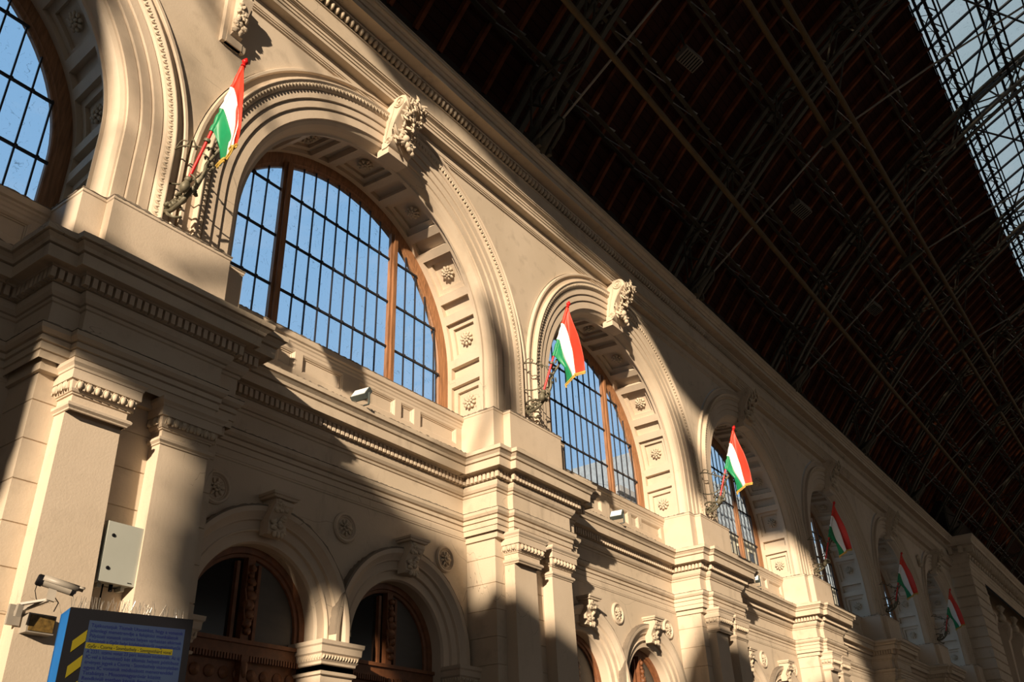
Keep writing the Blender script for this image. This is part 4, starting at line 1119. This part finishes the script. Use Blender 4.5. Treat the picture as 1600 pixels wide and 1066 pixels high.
# hanging roof lamps
def roof_lamp():
    x, y, z = 13.2, 4.6, 14.35
    c = Vector((16.4, 5.55, 17.45)); root = empty('roof_floodlight', tuple(c)); mb = MB(); f = Vector((-.3, -.2, -1)).normalized(); s = Vector((1, -.3, -.24)).normalized(); u = f.cross(s)
    mb.obox(c, s*.30, u*.20, f*.13); obj('housing', mb, ROD, root)
    mb = MB()
    for i in range(7): mb.obox(c+f*.14+s*(-.24+.08*i), s*.01, u*.18, f*.015)
    obj('louvre', mb, BLACK, root)
    mb = MB(); mb.bar(c-f*.13, c-f*.13+Vector((0, .1, .9)), .05); mb.bar(c-s*.34, c-s*.34-f*.3, .03); mb.bar(c+s*.34, c+s*.34-f*.3, .03); obj('hanger', mb, ROOFIRON, root)
    return root
rl = roof_lamp()
for k, t in enumerate(('nearest, hanging below the rafters near the top', 'second, mid roof', 'third, small and far')):
    o = rl if k == 0 else copy_tree(rl, k*P+.2); thing(o, 'boxy louvred roof floodlight, '+t, 'lamp', 'floodlights under the roof')

# ------------------------------------------------------------------ RUSTICATED PAVILION at the far end
PX = 52.35; mb = MB(); prof = [(0, 11.55)]; z = 11.3
while z > GZ+.4: prof += [(0, z+.05), (-.07, z+.02), (-.07, z-.02), (0, z-.05)]; z -= .52
prof.append((0, GZ)); prof.reverse()
mould(mb, prof, [(PX, 9.3), (PX, 7.75), (PX+3.6, 7.75), (PX+3.6, 9.3)])
root = empty('end_pavilion', (PX+1.8, 8.3, GZ)); thing(root, 'shaded rusticated corner pavilion projecting at the far right end of the wall', 'pavilion')
obj('rusticated_pier', mb, STONE, root, smooth=15)
mb = MB(); mould(mb, [(0, 11.5), (.03, 11.55), (.03, 11.75), (.06, 11.78), (.06, 11.95), (.10, 12.0), (.10, 12.65), (.16, 12.7), (.18, 12.8), (.50, 12.84), (.50, 13.02), (.56, 13.08), (.64, 13.18), (.66, 13.28), (-.5, 13.32)], [(PX, 9.3), (PX, 7.75), (95, 7.75)])
pe = obj('trim_30', mb, STONE, None, loc=(70, 8, 11.5), kind='structure', smooth=25)
mb = MB(); x = PX-.1
while x < 84:
    mb.box(x-.1, x+.1, 7.30, 7.66, 12.45, 12.80); mb.blob((x, 7.42, 12.42), (.10, .14, .14), 1, .2, sub=1); mb.blob((x, 7.6, 12.2), (.09, .08, .14), 2, .3, sub=1)
    x += .62
for y in (7.9, 8.4): mb.box(PX-.45, PX-.1, y-.1, y+.1, 12.45, 12.8)
obj('modillion_course', mb, ORN, pe, smooth=40)
mb = MB(); mb.box(PX+3.6, 95, 8.9, 9.3, GZ, 13.0); obj('wall_left_far', mb, STONE, None, loc=(70, 9, GZ), kind='structure', smooth=0)
mb = MB(); mb.box(95, 95.3, -36, 9.3, GZ, 26); obj('wall_far_end', mb, BACKW, None, loc=(95, -12, GZ), kind='structure', smooth=0)
def herm(x):
    r = empty('herm_statue', (x, 8.3, GZ)); mb = MB()
    mb.loft([[(x-w, 8.9, z), (x-w, 8.35-e, z), (x+w, 8.35-e, z), (x+w, 8.9, z)] for z, w, e in ((GZ, .45, .1), (6.0, .42, .1), (7.0, .30, .0), (10.0, .42, .12))])
    obj('tapered_pillar', mb, STONE2, r)
    mb = MB(); mb.loft([[(xx, y, z) for y, z in ((8.8, 9.2), (8.3, 9.3), (8.1, 9.6), (7.95, 10.1), (8.05, 10.4), (8.8, 10.5))] for xx in (x-.3, x+.3)])
    for s in (-1, 1): spiral(mb, (8.22, 10.15), .22, 2, x+s*.31, -1, .035)
    obj('scroll_console', mb, STONE2, r, smooth=40)
    mb = MB(); mb.blob((x, 8.35, 10.72), (.38, .26, .30), 3, .15); mb.tube([(x, 8.33, 10.8), (x, 8.28, 11.1)], [.15, .12], 10); mb.blob((x, 8.24, 11.27), (.17, .20, .24), 2, .08)
    for i in range(10): mb.blob((x+.15*math.cos(i*.7), 8.30+.1*math.sin(i*.7), 11.38+.05*math.sin(i*2.1)), (.08, .08, .08), i, .3)
    mb.blob((x, 8.04, 11.25), (.03, .05, .05), 1, 0, sub=1)
    obj('bust', mb, ORN, r, smooth=60)
    return r
h0 = herm(58.3)
for k, t in enumerate(('nearest, right of the quoined corner', 'second from the quoined corner, at the right edge', 'third from the quoined corner, hidden farther back')):
    o = h0 if k == 0 else copy_tree(h0, 4.4*k); thing(o, 'shaded herm statue with scroll console, '+t, 'statue', 'herm statues on the pavilion wall')

# ------------------------------------------------------------------ HALL, END WALL, OUTSIDE
mb = MB(); mb.box(-12, 95, -36, 9.9, GZ-.2, GZ); obj('floor', mb, FLOOR, None, loc=(40, -12, GZ), kind='structure', smooth=0)
mb = MB(); mb.box(-12, 95, -36.3, -36, GZ, 2.0); mb.box(-12, 95, -36.3, -36, 12.8, 14.2)
for i in range(14): mb.box(-12+i*P, -12+i*P+1.3, -36.3, -36, 2, 12.8)
obj('wall_right', mb, BACKW, None, loc=(40, -36, GZ), kind='structure', smooth=0)
mb = MB(); mb.box(-40, 240, 10.2, 90, GZ-.4, GZ-.2); obj('street_ground', mb, ASPH, None, loc=(60, 40, GZ), kind='structure', smooth=0)
def outside():
    def block(name, lab, x0, x1, ztop, zr, wall, y0=40):
        r = empty(name, ((x0+x1)/2, y0+2, GZ)); thing(r, lab, 'building')
        mb = MB(); mb.box(x0, x1, y0, y0+20, GZ, ztop); mb.box(x0, x1, y0-.4, y0, ztop-.6, ztop); mb.box(x0, x1, y0-.2, y0, ztop-9, ztop-8.6); mb.box(x0, x1, y0-.2, y0, ztop-5, ztop-4.7); obj('facade', mb, wall, r, smooth=0)
        mb = MB(); mb.loft([[(x, y, z) for y, z in ((y0, ztop), (y0+4, zr), (y0+16, zr), (y0+20, ztop))] for x in (x0, x1)]); obj('roof', mb, SLATE, r, smooth=0)
        fr = MB(); gl = MB(); n = int((x1-x0)/3.4)
        for i in range(n):
            x = x0+1.2+i*3.4
            for k in range(8):
                z = ztop-3.6-k*4.2
                if z > 0: gl.box(x, x+1.3, y0-.04, y0-.01, z, z+2.3); fr.box(x-.2, x+1.5, y0-.15, y0, z+2.35, z+2.6); fr.box(x-.2, x+1.5, y0-.15, y0, z-.25, z-.05)
        obj('windows', gl, DGLASS, r, smooth=0); obj('window_hoods', fr, wall, r, smooth=0)
        mb = MB()
        for i in range(int((x1-x0)/1.4)): mb.bar((x0+i*1.4, y0-.05, ztop), (x0+i*1.4, y0+3.9, zr+.1), .09, .25)
        for t in (.3, .6, .9): mb.bar((x0, y0+4*t-.1, ztop+(zr-ztop)*t+.1), (x1, y0+4*t-.1, ztop+(zr-ztop)*t+.1), .2, .2)
        obj('roof_ribs', mb, SLATE, r, smooth=0)
    block('town_building', 'pale grey building top seen low through the second great window', 74, 91, 30.0, 31.5, simple('grey_render', (.38, .38, .38), .8))
    block('street_building', 'pale yellow town building with ribbed grey roof seen through the third great window', 92, 170, 31.5, 41, OUTST)
outside()

# unseen end wall as a gobo: openings shaped to cast the low sun's patches
XE = -12.0
LIT = [[(1.5,10.25),(1.55,14),(1.65,17.5),(-.3,17.8),(-1.3,17.6),(-1.9,18.4),(-4,18.75),(-4.7,19.3),(-5.4,19.3),(-6.05,18.6),(-7.4,18.5),(-9.1,18.2),(-10.8,17.3),(-12,16.9),(-12.4,15.5),(-10.2,14.0),(-9.0,13.4),(-8,12.6),(-7.1,12.3),(-6.1,12.4),(-5.4,11.4),(-5.1,10.4),(-4.2,9.4),(-3.5,9.5),(-2.3,9.7),(-1.95,9.4),(-1.7,10.35),(-1.05,10.2),(-.5,10.4),(.1,10.35)],
       [(1.39,7.3),(1.33,8.4),(1.25,8.65),(.5,8.6),(.3,8.4),(.38,7.6),(.38,7),(.2,6.3),(.1,4),(1.0,4.0),(1.35,5.5),(1.6,6.8)],
       [(-.1,7.0),(-.12,7.9),(-.3,8.3),(-.55,8.15),(-.74,7.7),(-.72,7.0)],
       [(-1.7,.5),(-1.7,5.6),(-.6,5.8),(-.6,.5)]]
FLECK = [(-12.48,29.26,.16),(-13.0,29.56,.2),(-11.6,28.54,.2),(-11.96,28.8,.16),(-11.52,28.24,.12),(-12.66,28.98,.22),(-13.3,29.4,.22),(-12.72,28.72,.14),(-13.56,29.38,.18),(-12.41,28.47,.14),(-12.28,28.2,.2),(-12.9,28.4,.2),(-13.18,28.9,.14),(-12.64,27.96,.2),(-11.36,26.9,.16),(-14.4,28.84,.15)]  # small holes added above the roof to throw sun flecks on the rafters
SOLID = [[(-2.1,15.3),(-2.3,15.4),(-2.75,14.4),(-2.8,13.0),(-2.3,12.9),(-2.25,14)], [(-6.0,17.9),(-6.2,17.9),(-6.7,17),(-6.7,15.6),(-6.2,15.6),(-6.0,16.8)]]
BARS = [(-2.4,13.0,-1.6,11.2,.16),(1.0,15.5,.15,14.2,.13),(1.5,14.0,.85,11.8,.12),(1.3,16.2,.4,15.0,.10),(1.0,14.2,.6,12.9,.07),(.5,17.0,-.7,15.3,.10),(.5,10.6,.1,11.2,.16),(1.25,12.2,1.0,10.3,.1),(-.8,16.8,-2.0,15.2,.06)]  # invented bars that shade soft stripes into the sunlit wall
def inside(p, poly):
    x, y = p; c = False; n = len(poly)
    for i in range(n):
        (x1, y1), (x2, y2) = poly[i], poly[i-1]
        if (y1 > y) != (y2 > y) and x < (x2-x1)*(y-y1)/(y2-y1)+x1: c = not c
    return c
def segd(p, b):
    x, y = p; x1, y1, x2, y2, w_ = b; dx, dy = x2-x1, y2-y1; t = max(0, min(1, ((x-x1)*dx+(y-y1)*dy)/(dx*dx+dy*dy)))
    return math.hypot(x-x1-t*dx, y-y1-t*dy) < w_/2
def is_open(p):
    if p[1] > 20: return any(math.hypot(p[0]-a, p[1]-b) < c*1.5 for a, b, c in FLECK)
    if not any(inside(p, q) for q in LIT): return False
    return not (any(inside(p, q) for q in SOLID) or any(segd(p, b) for b in BARS))
mb = MB()
def raster(y0, y1, z0, z1, st):
    nz = round((z1-z0)/st); ny = round((y1-y0)/st)
    for j in range(nz):
        z = z0+j*st; run = None
        for i in range(ny+1):
            op = i == ny or is_open((y0+(i+.5)*st, z+st/2))
            if not op and run is None: run = i
            if op and run is not None:
                a, b = y0+run*st, y0+i*st; mb.add([(XE, a, z), (XE, b, z), (XE, b, z+st), (XE, a, z+st)], [(0, 1, 2, 3)]); run = None
raster(-13.0, 2.4, .4, 19.6, .05); raster(-15, -11, 26.6, 30, .05)
# openings added to let sun onto the floor for warm bounce light
holes = [(-13.6-i*3.4, -16.2-i*3.4) for i in range(2)]
for a, b, c_, d_ in ((-37, -13.0, 10.2, 26.6), (-37, -13.0, GZ, .2), (-37, -13, .2, .2), (2.4, 14, GZ, 30), (-13.0, 2.4, GZ, .4), (-13.0, 2.4, 19.6, 26.6), (-37, -15, 26.6, 30), (-11, 14, 26.6, 30)): mb.add([(XE, a, c_), (XE, b, c_), (XE, b, d_), (XE, a, d_)], [(0, 1, 2, 3)])
ed = [-13.0]+[v for h in holes for v in h]+[-37]
for i in range(0, len(ed), 2): mb.add([(XE, ed[i+1], .2), (XE, ed[i], .2), (XE, ed[i], 10.2), (XE, ed[i+1], 10.2)], [(0, 1, 2, 3)])
obj('wall_end_gobo', mb, BACKW, None, loc=(XE, -12, GZ), smooth=0, kind='structure')
# ------------------------------------------------------------------ CAMERA, SUN, SKY
cam = bpy.data.cameras.new('camera'); co = bpy.data.objects.new('camera', cam); C.objects.link(co)
R = ((0.58871519, -0.80763184, -0.03384126), (0.37725792, 0.31154242, -0.87213404), (0.71490621, 0.50067168, 0.48809526))
M = Matrix(((R[0][0], -R[1][0], -R[2][0], 0), (R[0][1], -R[1][1], -R[2][1], 0), (R[0][2], -R[1][2], -R[2][2], 0), (0, 0, 0, 1)))
co.matrix_world = M; cam.sensor_width = 36; cam.lens = 1391.03/1600*36; cam.clip_end = 500; cam.clip_start = .05
bpy.context.scene.camera = co
SUN = Vector((2.15, 1, -.55)).normalized()
sl = bpy.data.lights.new('sun', 'SUN'); sl.energy = 8.3; sl.color = (1, .815, .60); sl.angle = math.radians(.85)
so = bpy.data.objects.new('sun', sl); C.objects.link(so); so.rotation_euler = SUN.to_track_quat('-Z', 'Y').to_euler(); so.location = (-30, -20, 20)
w = bpy.data.worlds.new('sky'); bpy.context.scene.world = w; w.use_nodes = True; nt = w.node_tree; nt.nodes.clear()
out = nt.nodes.new('ShaderNodeOutputWorld'); bg = nt.nodes.new('ShaderNodeBackground'); nt.links.new(bg.outputs[0], out.inputs[0])
tc = nt.nodes.new('ShaderNodeTexCoord'); sx = nt.nodes.new('ShaderNodeSeparateXYZ'); nt.links.new(tc.outputs['Generated'], sx.inputs[0])
cl = nt.nodes.new('ShaderNodeTexNoise'); cl.inputs['Scale'].default_value = 3.2; cl.inputs['Detail'].default_value = 7; cl.inputs['Roughness'].default_value = .62
mp = nt.nodes.new('ShaderNodeMapping'); mp.inputs['Scale'].default_value = (1, 1, 2.4); nt.links.new(tc.outputs['Generated'], mp.inputs[0]); nt.links.new(mp.outputs[0], cl.inputs['Vector'])
c = mixc(nt, ramp(nt, sx.outputs[2], .0, .65), (.42, .60, .80), (.25, .47, .74))
c = mixc(nt, ramp(nt, sx.outputs[1], .12, .42, 1, 0), c, (.42, .56, .63))   # paler haze over the tracks
c = mixc(nt, ramp(nt, sx.outputs[1], -.55, -.1, 1, 0), c, (.40, .385, .36))   # warm haze on the sun's side
c = mixc(nt, ramp(nt, cl.outputs[0], .50, .72, 0, .45), c, (.62, .70, .82))
nt.links.new(c, bg.inputs[0]); bg.inputs[1].default_value = 1.0
vs_ = bpy.context.scene.view_settings; vs_.view_transform = 'Standard'; vs_.look = 'None'; vs_.gamma = 1; vs_.exposure = 0; vs_.use_curve_mapping = False
for o in bpy.data.objects:
    if '_w' in o: del o['_w']
